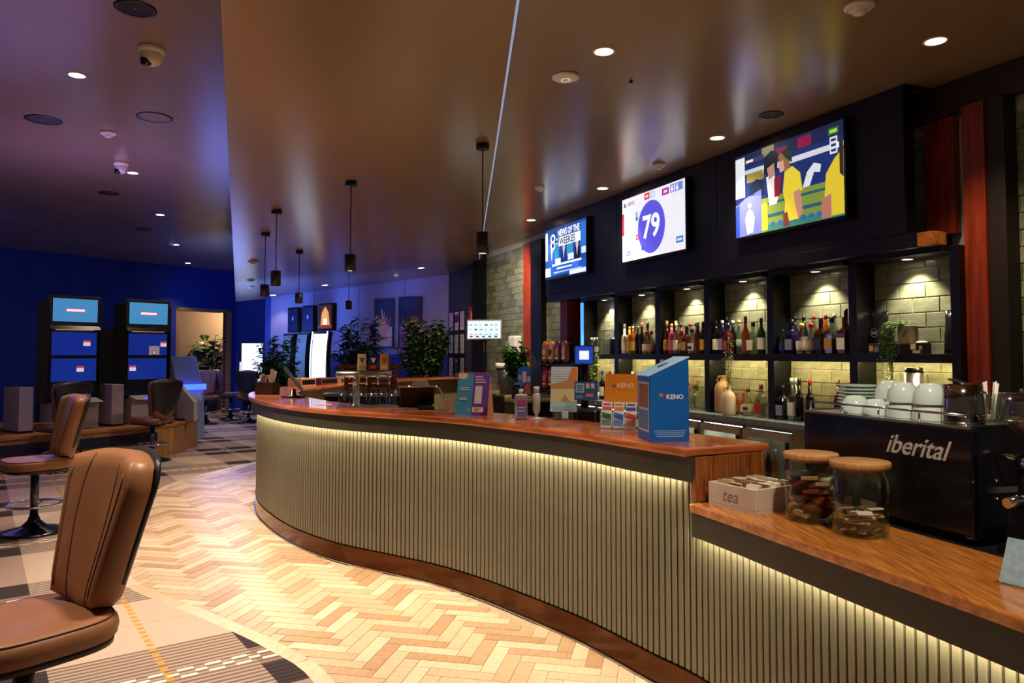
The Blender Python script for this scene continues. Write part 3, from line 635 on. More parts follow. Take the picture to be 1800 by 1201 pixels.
row(4, [(6.66, fr, 'wine', DB, G, G, None, None), (6.62, bk, 'wine', BK, G, None, None, None), (6.575, fr, 'tall', PK, G, '#d86a8a', None, None), (6.53, bk, 'tall', DRD, K, WH, None, None), (6.49, fr, 'tall', 'clear', SV, WH, None, '#d8c8b8'),
        (6.40, fr, 'squat', AM, RD, '#c8b090', None, None), (6.37, bk, 'tall', 'clear', RD, None, None, '#c9b898'), (6.308, fr, 'square', AM, K, '#b08a50', None, None), (6.265, bk, 'tall', 'clear', K, WH, None, AM),
        (6.217, fr, 'squat', 'clear', K, WH, '#20242c', '#c8a070'), (6.128, fr, 'tall', AM, SV, None, None, None), (6.04, fr, 'tall', DRD, K, G, None, None), (6.09, bk, 'tall', 'clear', K, None, None, DB)])
row(5, [(7.52, fr, 'wine', FW, SV, WH, None, None), (7.46, bk, 'wine', BK, K, None, None, None), (7.41, fr, 'tall', GO, G, '#c9a13a', None, None), (7.335, fr, 'tall', OA, G, G, None, None), (7.28, bk, 'wine', BK, DR, None, None, None),
        (7.23, fr, 'tall', BK, G, None, None, None), (7.16, bk, 'wine', DB, K, None, None, None), (7.145, fr, 'tall', DB, BR, None, None, None), (7.055, fr, 'squat', 'clear', BR, WH, None, '#c89a78'), (6.955, fr, 'squat', 'clear', BR, '#c89070', None, OA), (6.90, bk, 'tall', 'clear', K, None, None, None)])
row(6, [(8.32, fr, 'small', 'clear', WH, WH, None, '#7a8a90'), (8.25, fr, 'small', 'clear', WH, WH, None, '#7a8a90'), (8.18, fr, 'small', 'clear', WH, WH, None, '#7a8a90')])
row(3, [(5.565, fr, 'small', OA, RD, '#c88a3a', None, None), (5.50, fr+.03, 'small', OA, RD, WH, None, None), (5.40, fr, 'squat', 'clear', BR, '#d8c8a0', '#30343c', '#d8b060'), (5.23, fr, 'square', 'clear', DR, RD, None, '#d8c8a0'), (5.15, bk, 'small', 'clear', K, WH, None, '#c09060')], .951, 'worktop')
row(2, [(4.965, fr, 'square', DV, K, '#8a90b0', None, None), (4.90, bk, 'wine', 'clear', SV, None, None, '#c8c4b8'), (4.858, fr, 'wine', 'clear', SV, WH, None, '#c8c4b8'), (4.775, fr, 'wine', BK, K, None, None, None), (4.66, fr, 'wine', BK, RD, None, None, None), (4.45, bk, 'wine', DB, BR, None, None, None), (4.33, bk, 'wine', DB, DR, None, None, None)], .951, 'worktop')
row(5, [(7.35, fr, 'wine', 'clear', WH, None, None, '#c8c4b8'), (7.18, fr, 'wine', 'clear', SV, None, None, '#c8c4b8')], .951, 'worktop')
row(6, [(8.05, fr, 'wine', BK, BL, WH, None, None), (7.85, fr, 'wine', DRD, DR, WH, None, None), (7.95, bk, 'tall', 'clear', SV, WH, None, None)], .951, 'worktop')
# stoneware jugs, jug of greenery, flowers, canister, kettle, glass jug
def jug(label, pos, s, m):
    r = thing('stoneware_jug', label, 'jug', pos, RB)
    MB().lathe([(0, 0), (.055*s, 0), (.062*s, .02*s), (.060*s, .17*s), (.05*s, .20*s), (.022*s, .225*s), (.021*s, .25*s), (.028*s, .262*s), (.020*s, .262*s), (.016*s, .23*s), (0, .22*s)], seg=20).build('body', m, r)
    MB().tube([(-.021*s, 0, .245*s), (-.05*s, 0, .25*s), (-.062*s, 0, .225*s), (-.052*s, 0, .198*s)], .007*s).build('handle', m, r); return r
jug('tall tan stoneware jug with a loop handle on the back worktop', W(5.772, 4.52, .951), 1.32, mat('tan_stoneware', '#b08a62', .55, vary=.25, vscale=10, bump=.1))
jug('smaller off-white stoneware jug beside the tall tan one', W(5.49, 4.36, .951), .98, mat('offwhite_stoneware', '#c9b8a0', .55, vary=.2, vscale=10, bump=.1))
M_leaf = mat('leaf_green', '#3a6a2c', .5, vary=.4, vscale=30); M_leaf2 = mat('leaf_dark', '#2a4a26', .5, vary=.4, vscale=20); M_leaf3 = mat('leaf_pale', '#9aa83e', .5, vary=.3, vscale=20); M_stem = mat('stem_brown', '#5a5030', .7)
def leafgeo(mb, p, d, ln, wd, mi=0, droop=.2):
    d = Vector(d).normalized(); p = Vector(p); s = d.cross(Vector((0, 0, 1)))
    if s.length < .05: s = Vector((1, 0, 0))
    s.normalize(); up = s.cross(d)
    a = p+d*ln*.45+up*.02*ln; e = p+d*ln-Vector((0, 0, droop*ln))
    mb.add([p, a+s*wd/2, e, a-s*wd/2, a-up*wd*.12], [(0, 1, 4), (1, 2, 4), (2, 3, 4), (3, 0, 4)], mi, True)
def bush(name, label, pos, stems, leaves, ln, wd, rad, hgt, mats, pot=None, cat='plant', group=None, z0=0, seed=1, stemr=.004, root=.02):
    rnd = random.Random(seed); r = thing(name, label, cat, pos, RB, group)
    sm = MB(); lf = MB()
    for i in range(stems):
        a = rnd.uniform(0, 6.283); q = rnd.uniform(.15, 1); top = Vector((math.cos(a)*rad*q, math.sin(a)*rad*q, z0+hgt*rnd.uniform(.55, 1)))
        b0 = Vector((math.cos(a)*root, math.sin(a)*root, z0)); mid = b0.lerp(top, .5)+Vector((0, 0, hgt*.08))
        sm.tube([b0, mid, top], stemr, 5)
        for k in range(leaves):
            f = rnd.uniform(.25, 1); p = b0.lerp(mid, f*2) if f < .5 else mid.lerp(top, f*2-1)
            b = a+rnd.uniform(-1.8, 1.8); leafgeo(lf, p, (math.cos(b), math.sin(b), rnd.uniform(-.2, .7)), ln*rnd.uniform(.7, 1.2), wd*rnd.uniform(.7, 1.2), rnd.randrange(len(mats)), rnd.uniform(.05, .4))
    sm.build('stems', M_stem, r); o = lf.build('foliage', mats, r); o['kind'] = 'stuff'
    if pot: pot(r)
    return r
bush('dried_greenery', 'spray of dried green stems standing in the small stoneware jug', W(5.49, 4.36, 1.19), 9, 16, .032, .014, .055, .50, [M_leaf3, mat('leaf_grey_green', '#5a6a50', .6)], seed=3, stemr=.0015, root=.006, z0=-.02)
bush('cut_flowers', 'bunch of red and yellow flowers in a glass vase on the back worktop', W(6.22, 4.50, 1.10), 9, 6, .05, .045, .06, .16, [mat('petal_red', '#e0362a', .5), mat('petal_orange', '#ee6a3a', .5), M_leaf3, M_leaf], seed=5, stemr=.002, cat='flowers',
     pot=lambda r: MB().lathe([(.03, -.148), (.035, -.14), (.03, -.05), (.036, .0), (.033, .0), (.027, -.05), (.031, -.138), (0, -.14)], seg=16).build('vase', M_glass, r))
r = thing('steel_canister', 'brushed steel canister with dark lid standing on the worktop beside the red post', 'canister', W(3.70, 4.50, .951), RB)
MB().lathe([(0, 0), (.062, 0), (.062, .42), (0, .42)], seg=24).build('body', M_steel, r); MB().lathe([(0, .42), (.058, .42), (.055, .455), (.02, .46), (0, .46)], seg=24).build('lid', M_black, r)
r = thing('black_kettle', 'black kettle on the shelf in the sixth bay from the red post', 'kettle', W(7.78, 4.52, 1.50), RB)
MB().lathe([(0, 0), (.062, 0), (.066, .03), (.05, .17), (.03, .19), (0, .195)], seg=20).build('body', M_black, r); MB().tube([(.05, 0, .16), (.10, 0, .15), (.10, 0, .06), (.06, 0, .04)], .009).build('handle', M_black, r); MB().cyl((-.05, 0, .10), (-.10, 0, .17), .014, .009).build('spout', M_black, r)
r = thing('glass_jug', 'clear glass jug beside the black kettle on the shelf', 'jug', W(7.98, 4.52, 1.50), RB)
MB().lathe([(0, .002), (.05, 0), (.056, .02), (.05, .14), (.053, .18), (.048, .18), (.045, .14), (.05, .02), (0, .008)], seg=20).build('body', M_glass, r); MB().tube([(.05, 0, .16), (.09, 0, .15), (.085, 0, .06), (.05, 0, .04)], .006).build('handle', M_glass, r)
# coffee bags, trailing plant and small boxes of the bay beside the post
def bag(label, t, n, w, h, logo=True):
    r = thing('coffee_bag', label, 'coffee bag', W(t, n, 1.50), RB); b = MB(); nx, nz = 8, 8; vs = []; fs = []
    rnd = random.Random(int(t*100))
    for sgn in (-1, 1):
        for j in range(nz+1):
            for i in range(nx+1):
                a, c = -1+2*i/nx, j/nz; th_ = .045*(1-abs(a)**3)*(1-c**2.2)+.004
                vs.append((a*w/2*(1-.08*math.sin(c*3)), sgn*th_+rnd.uniform(-.004, .004)*(sgn < 0), c*h+(.02*abs(a) if j == nz else 0)))
    m = (nx+1)*(nz+1)
    for s_ in (0, 1):
        for j in range(nz):
            for i in range(nx): q = s_*m+j*(nx+1)+i; fs.append((q, q+1, q+nx+2, q+nx+1))
    for i in range(nx): fs += [(i, i+1, m+i+1, m+i), (nz*(nx+1)+i, nz*(nx+1)+i+1, m+nz*(nx+1)+i+1, m+nz*(nx+1)+i)]
    for j in range(nz): fs += [(j*(nx+1), (j+1)*(nx+1), m+(j+1)*(nx+1), m+j*(nx+1)), (j*(nx+1)+nx, (j+1)*(nx+1)+nx, m+(j+1)*(nx+1)+nx, m+j*(nx+1)+nx)]
    b.add(vs, fs, 0, True); b.build('pouch', mat('black_foil', '#17171a', .25, spec=.7), r)
    if logo:
        P = Print(); n_ = 28
        for i in range(n_):
            a0, a1 = 6.2832*i/n_, 6.2832*(i+1)/n_
            P.poly([(.032*math.cos(a0), .032*math.sin(a0)), (.032*math.cos(a1), .032*math.sin(a1)), (.028*math.cos(a1), .028*math.sin(a1)), (.028*math.cos(a0), .028*math.sin(a0))], '#e8e8ea')
        P.build('emblem_ring', r, (-.008, -.052, .155))
        Print().text('SM', 0, -.013, .034, '#f0f0f0', 1, 'CENTER', bold=.001).build('emblem_lettering', r, (-.008, -.052, .155)); Print().rect(-.04, -.105, .03, -.094, '#c8c8c8').build('print_line', r, (-.008, -.052, .155)); Print().rect(-.04, -.088, .01, -.08, '#c8c8c8').build('print_line', r, (-.008, -.052, .155))
    return r
bag('crumpled black foil coffee bag with a round white emblem on the upper shelf', 4.05, 4.588, .15, .30)
bag('plain black coffee bag squeezed against the upright by the red post', 3.44, 4.54, .10, .27, False)
def box(name, label, cat, pos, s, m, rz=RB, par=None, bev=.003):
    r = thing(name, label, cat, pos, rz); MB().box(-s[0]/2, s[0]/2, -s[1]/2, s[1]/2, 0, s[2]).build('carton', m, r, bevel=bev); return r
r = box('coffee_tin', 'small dark carton with an orange sticker in front of the emblem bag', 'carton', W(3.985, 4.485, 1.50), (.11, .06, .075), ink('#20242c'))
Print().rect(-.045, .02, -.01, .06, '#d88a5a').rect(.0, .015, .04, .05, '#7a8292').build('sticker', r, (0, -.0305, 0))
r = box('planter_crate', 'low dark crate that carries the trailing plant', 'crate', W(3.80, 4.54, 1.50), (.17, .12, .07), ink('#1a1712'))
MB().box(-.002, .002, -.0615, -.0602, 0, .07).build('slat_gap', M_steel, r)
r = box('snack_carton', 'small black printed carton with a pale top to the right of the crate', 'carton', W(3.645, 4.50, 1.50), (.10, .08, .075), ink('#15161a'))
Print().rect(-.045, .03, -.005, .07, '#d8c8a8').rect(-.03, .005, .03, .025, '#b8bcc4').rect(.02, .03, .045, .055, '#c87a5a').build('sticker', r, (0, -.0405, 0)); MB().ball((.01, 0, .078), (.04, .03, .012)).build('pale_top', M_white, r)
r = thing('trailing_plant', 'trailing string-of-leaves plant in a square timber pot, hanging past the shelf edge', 'plant', W(3.79, 4.52, 1.572), RB)
MB().box(-.02, .075, -.04, .05, 0, .125).build('pot', mat('weathered_pot', '#8a7a5c', .7, vary=.4, vscale=14), r, bevel=.004)
rnd = random.Random(11); lf = MB(); st = MB()
for i in range(34):
    x0 = rnd.uniform(-.085, .04); ln = rnd.uniform(.10, .26) if rnd.random() < .72 else rnd.uniform(.32, .46); y0 = -.088-rnd.uniform(.0, .03)
    pts = [Vector((x0*.4+.02, -.02, .125)), Vector((x0, y0*.8, .15)), Vector((x0-.01, y0-.012, .10)), Vector((x0-.012, y0-.015, .12-ln))]
    st.tube(pts, .0012, 4)
    for k in range(int(ln*110)):
        f = rnd.random(); p = pts[2].lerp(pts[3], f) if rnd.random() < .85 else pts[1].lerp(pts[2], f)
        a = rnd.uniform(0, 6.283); leafgeo(lf, p, (math.cos(a), math.sin(a), -.2), .018, .014, rnd.randrange(2), .2)
for i in range(60):
    a = rnd.uniform(0, 6.28); leafgeo(lf, (rnd.uniform(-.09, .06), rnd.uniform(-.07, .03), .13+rnd.uniform(0, .03)), (math.cos(a), math.sin(a), .4), .02, .016, rnd.randrange(2), .1)
st.build('stems', M_stem, r); o = lf.build('foliage', [mat('leaf_bright', '#5a9a34', .45, vary=.3, vscale=40), M_leaf], r); o['kind'] = 'stuff'
# ================================================================== COFFEE STATION
jn = low_path[len(low_path)-1]; gdir = Vector((.29, -.957)); gperp = Vector((.957, .29))
RG = math.atan2(gdir.y, gdir.x)                 # local x along the coffee counter towards the viewer, local y away behind it
def G(a, b, z=0): p = Vector((.776, 3.21))+gdir*a+gperp*b; return Vector((p.x, p.y, z))
cm = thing('coffee_machine', 'large black espresso machine with silver script lettering, cups stacked on its top', 'coffee machine', G(.075, .50, .862), RG)
LM = .835
MB().box(0, LM, 0, .03, .03, .385).build('back_panel', mat('machine_black', '#0b0c12', .22, coat=.3), cm, bevel=.006)
MB().box(.01, LM-.01, .03, .50, .12, .385).build('body', M_black, cm, bevel=.006)
MB().box(.0, LM, .03, .5, .03, .07).build('base_tray', M_black, cm, bevel=.005)
for x in (0, LM-.022): MB().box(x, x+.022, .02, .52, .03, .40).build('side_panel', mat('machine_side', '#111216', .3), cm, bevel=.006)
b = MB(); b.box(LM+.0005, LM+.004, .06, .42, .175, .195); b.build('side_strip', M_steel, cm)
for k in range(3):
    for z in (.155, .215): MB().ball((LM+.003, .10+.12*k, z), .006, 8, 6).build('side_screw', M_steel, cm)
MB().box(.005, LM-.005, .0, .50, .385, .395).build('cup_tray', M_steel, cm, bevel=.002)
b = MB(); b.tube([(.03, .012, .432), (LM-.03, .012, .432)], .0045, 8); b.build('rail', M_chrome, cm)
for k in range(5): MB().cyl((.03+k*(LM-.06)/4, .012, .392), (.03+k*(LM-.06)/4, .012, .432), .004, seg=8).build('rail_post', M_chrome, cm)
for x in (.06, LM-.06):
    for y in (.06, .44): MB().cyl((x, y, 0), (x, y, .035), .022, seg=12).build('foot', M_steel, cm)
for k in range(3): b = MB(); b.cyl((.16+.26*k, .50, .19), (.16+.26*k, .60, .19), .035, seg=16); b.cyl((.16+.26*k, .56, .175), (.16+.26*k, .72, .16), .014, seg=8); b.build('group_handle', M_black, cm)
vs, fs = text_geo('iberital', .098, .42, .0008, .0018)
b = MB(); b.add([(v[0], -v[2], v[1]) for v in vs], fs); b.build('script_lettering', mat('silver_letter', '#d9d3c6', .3, metal=.3), cm, (.465, -.0025, .272), label='silver script lettering reading iberital')
# cups, plates, steel jugs on top
cupL = [('cup', .215, .085, .058, .07, 0), ('cup', .33, .08, .052, .062, 0), ('cup', .27, .207, .058, .115, 1), ('cup', .45, .10, .060, .135, 1), ('cup', .575, .10, .062, .138, 1), ('cup', .43, .247, .055, .07, 0), ('cup', .55, .247, .055, .07, 0)]
def cup(label, x, y, r_, h, z=.396):
    p = cm.matrix_basis @ Vector((x, y, z)); c = thing('coffee_cup', label, 'cup', p, RG+math.pi/2, 'upturned cups on the coffee machine')
    h1 = min(h, .075)
    MB().lathe([(r_, 0), (r_*1.0, .01), (r_*.92, h1*.55), (r_*.62, h1*.93), (r_*.5, h1), (r_*.44, h1), (r_*.42, h1-.006), (0, h1-.006)], seg=24).build('bowl', M_ceram, c)
    MB().tube([(r_*.8, 0, h1*.72), (r_*1.35, 0, h1*.66), (r_*1.4, 0, h1*.35), (r_*.95, 0, h1*.22)], .005, 8).build('handle', M_ceram, c); return c
bpy.context.view_layer.update()
for i, (n_, x, y, r_, h, dbl) in enumerate(cupL):
    nm = ['small aqua cup upside down next to the plate stack', 'small aqua cup upside down in front of a tall pair', 'lower aqua cup of the pair behind the small cups', 'lower large aqua cup of the middle pair on the machine', 'lower large aqua cup of the pair beside the steel jug', 'aqua cup in the rear row behind the middle pair', 'aqua cup in the rear row behind the steel jug pair'][i]
    cup(nm, x, y, r_, h)
    if dbl: cup(nm.replace('lower', 'upper'), x, y, r_*.97, h, .396+.058)
for k in range(7):
    p = cm.matrix_basis @ Vector((.105, .20, .404+k*.0145)); d = thing('plate', ['bottom aqua plate of the stack on the coffee machine', 'second plate up in the aqua stack', 'third plate up in the aqua stack', 'fourth plate up in the aqua stack', 'fifth plate up in the aqua stack', 'sixth plate up in the aqua stack', 'topmost aqua plate of the stack on the machine'][k], 'plate', p, RG, 'stacked plates on the coffee machine')
    MB().lathe([(0, .002), (.030, .002), (.033, -.0082), (.040, -.0082), (.045, 0), (.055, .004), (.086, .012), (.087, .015), (.055, .0085), (0, .006)], seg=28).build('dish', M_ceram, d)
def pitcher(label, x, y, r_, h, lid=False, turn=0):
    p = cm.matrix_basis @ Vector((x, y, .396)); c = thing('milk_jug', label, 'milk jug', p, RG+turn)
    MB().lathe([(0, 0), (r_, 0), (r_*1.02, .01), (r_*1.0, h*.6), (r_*.93, h), (r_*.89, h), (r_*.95, h*.6), (r_*.95, .012), (0, .008)], seg=28).build('body', mat('polished_steel', '#a89c94', .1, metal=1), c)
    MB().tube([(0, r_, h*.85), (0, r_*1.5, h*.8), (0, r_*1.5, h*.3), (0, r_, h*.22)], .006, 8).build('handle', M_chrome, c)
    if lid: b = MB(); b.box(.0, .09, -.012, .012, h-.002, h+.004, 0, Matrix.Rotation(-.25, 4, 'Y')); b.build('spoon', M_steel, c)
    return c
pitcher('tall polished steel milk jug beside the aqua cups, spoon across its rim', .708, .108, .065, .135, True, -math.pi/2)
pitcher('wide low steel milk jug behind the tall one', .69, .345, .058, .10, False, math.pi/2)
pitcher('steel milk jug next to the glass of straws', .70, .468, .06, .115, False, math.pi/2)
c = thing('straw_glass', 'glass of paper straws between the steel jugs on the machine', 'glass', cm.matrix_basis @ Vector((.70, .235, .396)), RG)
MB().lathe([(0, .003), (.032, 0), (.038, .10), (.035, .10), (.029, .006), (0, .006)], seg=20).build('tumbler', M_glass, c)
rnd = random.Random(4)
for i in range(10): a = rnd.uniform(0, 6.28); MB().cyl((.012*math.cos(a), .012*math.sin(a), .008), (.03*math.cos(a), .03*math.sin(a), .125+rnd.uniform(0, .02)), .0035, seg=6).build('straw', ink(rnd.choice(('#e8e0d0', '#d0c0b0', '#f0ece4'))), c)
# grinder
gr = thing('coffee_grinder', 'black coffee grinder with a clear hopper of beans at the end of the bench', 'grinder', G(1.055, .64, .862), RG)
MB().box(-.09, .09, -.11, .11, 0, .03).build('foot_plate', M_black, gr, bevel=.006)
MB().lathe([(0, .03), (.078, .03), (.078, .26), (.06, .285), (0, .285)], seg=28).build('motor_body', mat('grinder_black', '#15151a', .3), gr)
MB().lathe([(.082, .275), (.086, .28), (.086, .305), (.05, .32), (0, .32)], seg=28).build('collar', M_chrome, gr)
b = MB(); b.cyl((-.05, -.03, .30), (-.14, -.05, .305), .012, .009); b.build('adjust_lever', M_chrome, gr)
MB().lathe([(.045, .315), (.05, .34), (.115, .42), (.122, .50), (.118, .50), (.111, .42), (.046, .342), (.041, .318)], seg=32).build('hopper', M_acryl, gr)
MB().lathe([(0, .325), (.042, .33), (.10, .415), (.0, .43)], seg=28).build('coffee_beans', mat('roasted_beans', '#4a2412', .5, vary=.5, vscale=60, bump=.8, bscale=90), gr)
MB().lathe([(0, .50), (.125, .50), (.125, .512), (0, .515)], seg=32).build('hopper_lid', M_acryl, gr)
b = MB(); b.cyl((0, -.07, .19), (0, -.17, .175), .02, .016); b.build('chute', M_chrome, gr)
# jars
def jar(label, pos, content):
    r = thing('storage_jar', label, 'jar', pos, 0)
    MB().lathe([(0, .004), (.088, 0), (.094, .008), (.095, .19), (.083, .212), (.083, .232), (.080, .232), (.080, .212), (.0915, .188), (.0905, .012), (0, .01)], seg=40).build('glass_body', M_glass, r)
    MB().lathe([(0, .226), (.078, .226), (.078, .234), (.098, .235), (.1, .239), (.1, .252), (.097, .256), (0, .257)], seg=40).build('bamboo_lid', mat('bamboo', '#c9955a', .45, vary=1, vscale=6, stretch=(2, 16, 2), col2='#a8743c'), r)
    content(r); return r
def biscuits(r):
    rnd = random.Random(8); k = 0
    for lay in range(6):
        for i in range(5):
            a = 6.283*i/5+lay*.6; x, y = .052*math.cos(a), .052*math.sin(a)
            Mx = Matrix.Translation((x, y,   .036+lay*.026)) @ Matrix.Rotation(rnd.uniform(-.7, .7), 4, 'X') @ Matrix.Rotation(a, 4, 'Z')
            b = MB(); b.box(-.026, .026, -.030, .030, -.008, .008, 0, Mx); b.build('wrapped_biscuit', mat(['wrap_brown', 'wrap_red', 'wrap_tan', 'wrap_clear'][k % 4], ['#7a3a1c', '#8a2a1a', '#c08a58', '#d8c4b0'][k % 4], .2, coat=.6), r, bevel=.004); k += 1
def sachets(r):
    rnd = random.Random(9)
    for i in range(46):
        a = rnd.uniform(0, 6.28); q = .064*math.sqrt(rnd.random()); z = .016+.085*(i/46)
        Mx = Matrix.Translation((q*math.cos(a), q*math.sin(a), z)) @ Matrix.Rotation(rnd.uniform(-.5, .5) if i < 44 else 1.0, 4, 'X') @ Matrix.Rotation(rnd.uniform(0, 6.28), 4, 'Z')
        b = MB(); b.box(-.027, .027, -.012, .012, -.003, .003, 0, Mx); b.build('sugar_sachet', mat(['sachet_white', 'sachet_tan', 'sachet_brown'][i % 3], ['#f0e6da', '#d8b898', '#b08a6c'][i % 3], .5), r, bevel=.002)
jar('glass jar with bamboo lid full of wrapped biscuits, beside the tea box', (1.135, 2.86, .87), biscuits)
jar('glass jar with bamboo lid part filled with sugar sachets', (1.222, 2.645, .87), sachets)
# tea box
tb_ = thing('tea_box', 'white wooden box lettered tea, filled with tea bags, at the step of the counter', 'box', (.955, 2.96, .87), math.atan2(.15, .252))
M_wbox = mat('whitewashed_wood', '#d9c6b4', .55, vary=.1, vscale=6, stretch=(1, 8, 1))
w_, d_2 = .285, .25
MB().box(0, w_, 0, d_2, 0, .01).build('base', M_wbox, tb_)
for nm, q in (('side_board', (0, w_, 0, .012)), ('side_board', (0, w_, d_2-.012, d_2)), ('end_board', (0, .012, .012, d_2-.012)), ('end_board', (w_-.012, w_, .012, d_2-.012))): MB().box(q[0], q[1], q[2], q[3], .01, .095).build(nm, M_wbox, tb_, bevel=.002)
MB().box(w_/2-.004, w_/2+.004, .012, d_2-.012, .01, .085).build('divider', M_wbox, tb_)
rnd = random.Random(2)
for i in range(9):
    for j in range(3):
        Mx = Matrix.Translation((.035+i*.027, .05+j*.075, .075)) @ Matrix.Rotation(rnd.uniform(-.4, .4), 4, 'Y')
        b = MB(); b.box(-.005, .005, -.03, .03, -.03, .03, 0, Mx); b.build('tea_sachet', ink(rnd.choice(('#e8e0d4', '#cbb89a', '#b89a74', '#d8ccc0', '#8a6a4c'))), tb_)
vs, fs = text_geo('tea', .07, .25, 0, 0)
b = MB(); b.add([(-.0008, -v[0], v[1]) for v in vs], fs); b.build('lettering', ink('#8a7468'), tb_, (0, .175, .028), label='thin grey script lettering reading tea')
# acrylic holder with a card at the near end
r = thing('card_holder', 'clear acrylic holder with a tilted price card on the coffee counter ledge', 'card holder', (1.40, 2.06, .87), RG+.25)
b = MB(); b.box(-.06, .06, -.05, .05, 0, .005); b.build('base', M_acryl, r)
Mx = Matrix.Rotation(-.22, 4, 'X'); b = MB(); b.box(-.06, .06, -.004, .0, .0, .20, 0, Mx); b.build('upright', M_acryl, r)
Mx = Matrix.Translation((0, -.035, 0)) @ Matrix.Rotation(-.45, 4, 'X'); b = MB(); b.box(-.055, .055, -.002, .001, .004, .13, 0, Mx); b.build('card', mat('card_print', '#a9c4cf', .5, vary=.3, vscale=40), r)

# ================================================================== THINGS ON THE BAR
def at(p, z=ZT): return (p[0], p[1], z)
CL = ('#d8342c', '#f2a42c', '#2a8a4a', '#2858c8', '#7a3ab0')
def keno_logo(P, x, z, s, txt, tcol, ts):
    for k in range(5):
        a = 6.283*k/5+.4; P.poly([(x, z), (x+s*math.cos(a), z+s*math.sin(a)), (x+s*.9*math.cos(a+.9), z+s*.9*math.sin(a+.9))], CL[k], 2)
    P.text(txt, x+s*1.35, z-ts*.36, ts, tcol, 2, bold=.0006)
kb = thing('keno_entry_box', 'tall blue card entry box with sloping slotted lid and colourful emblem on its side', 'ballot box', at((.632, 3.424)), math.atan2(.023, .182))
BW, BD, H0, H1 = .183, .20, .30, .382
MB().prism([(0, 0), (BW, 0), (BW, H1), (0, H0)], 0, BD, 'y').build('carton', mat('blue_card', '#0f62b8', .35), kb, bevel=.002)
Mx = Matrix.Translation((0, 0, H0)) @ Matrix.Rotation(-math.atan2(H1-H0, BW), 4, 'Y'); ls = math.hypot(BW, H1-H0)
b = MB(); b.box(-.012, ls+.004, -.004, BD+.004, .001, .006, 0, Mx); lid = b.build('sloping_lid', mat('pale_blue_card', '#8fc0ea', .35), kb, bevel=.001)
b = MB(); b.lathe([(0, .0065), (.028, .0065), (.028, .0075), (0, .0075)], (ls*.52, BD*.5, 0), 20, M=Mx @ Matrix.Scale(1, 4)); b.build('slot_disc', ink('#3a4a5c'), lid)
P = Print(); keno_logo(P, .052, .205, .016, 'KENO', '#f4f6fa', .03)
for i in range(4): P.rect(.016+.004*i, .047-.0085*i, BW-.016-.004*i, .0505-.0085*i, '#86aee0', 1)
P.build('printed_emblem', kb, (0, -.0004, 0))
P = Print(); P.rect(.02, .04, .18, .27, '#b8c4d4', 1).rect(.03, .15, .17, .26, '#8a5a4a', 2).rect(.03, .05, .17, .14, '#5a7ab0', 2)
P.build('front_panel', kb, (-.0004, .2, 0), -math.pi/2)
# orange leaflet stand
lf_ = thing('leaflet_stand', 'clear leaflet stand with an orange header card and three colourful leaflets', 'leaflet stand', at((.465, 4.03)), math.atan2(-.318, .136)+.72)
tl_ = R(-12)
def tilt(y0): return Matrix.Translation((0, y0, 0)) @ Matrix.Rotation(tl_, 4, 'X')
b = MB(); b.box(0, .205, -.0, .003, .0, .30, 0, tilt(.06)); b.build('back_plate', M_acryl, lf_)
b = MB(); b.box(0, .205, -.02, .11, 0, .004); b.build('base_plate', M_acryl, lf_)
o = MB().box(.002, .203, 0, .002, .135, .297).build('header_card', mat('orange_card', '#f0951f', .45), lf_, (0, .056, 0)); o.rotation_euler = (tl_, 0, 0)
P = Print(); keno_logo(P, .052, .235, .014, 'KENO', '#fff0d8', .034); o = P.build('header_print', lf_, (0, .0555, 0), 0, tl_)
for k, (c1, c2, c3) in enumerate((('#2f7a3c', '#d8586a', '#8a9a7c'), ('#3f72c8', '#e88a4a', '#7f9ad0'), ('#e8542c', '#4a5ab0', '#f0846a'))):
    b = MB(); b.box(.004+.067*k, .064+.067*k, -.0, .002, .006, .145, 0, tilt(.018)); l = b.build('leaflet', ink('#eef0ee'), lf_)
    P = Print(); x0 = .008+.067*k
    P.rect(x0, .10, x0+.052, .118, c2, 1); P.poly([(x0, .06), (x0+.052, .05), (x0+.052, .078), (x0, .09)], c1, 1); P.rect(x0, .018, x0+.052, .05, c3, 1); P.rect(x0+.004, .126, x0+.046, .136, c2, 1)
    P.build('leaflet_print', l, (0, .0165, 0), 0, tl_)
    b = MB(); b.box(.001+.067*k, .066+.067*k, -.012, -.010, .004, .075, 0, tilt(.018)); b.build('pocket', M_acryl, lf_)
# acrylic block with small blue sign
ac = thing('blue_sign_holder', 'small blue information card on a clear acrylic riser', 'sign holder', at((.375, 4.38)), math.atan2(-.07, .09)+.5)
for x in (0, .105): MB().box(x, x+.004, 0, .09, 0, .125).build('riser_side', M_acryl, ac)
MB().box(0, .109, 0, .09, .125, .129).build('riser_top', M_acryl, ac)
b = MB(); b.box(-.012, .125, -.003, .001, 0, .11, 0, Matrix.Translation((0, .01, .130)) @ Matrix.Rotation(R(-14), 4, 'X')); b.build('card', ink('#1d4a86'), ac)
P = Print(); P.rect(-.004, .045, .045, .10, '#9ccbe0', 1).rect(.055, .07, .075, .10, '#e0b89a', 1).rect(.085, .07, .105, .10, '#b8c8dc', 1).rect(.055, .02, .1, .04, '#c86a5a', 1).rect(-.004, .01, .04, .03, '#4a7ab8', 1)
for i in range(3): P.rect(0, .055+.014*i, .04, .062+.014*i, '#2a5a90', 2)
P.build('card_print', ac, (0, .0065, .130), 0, R(-14))
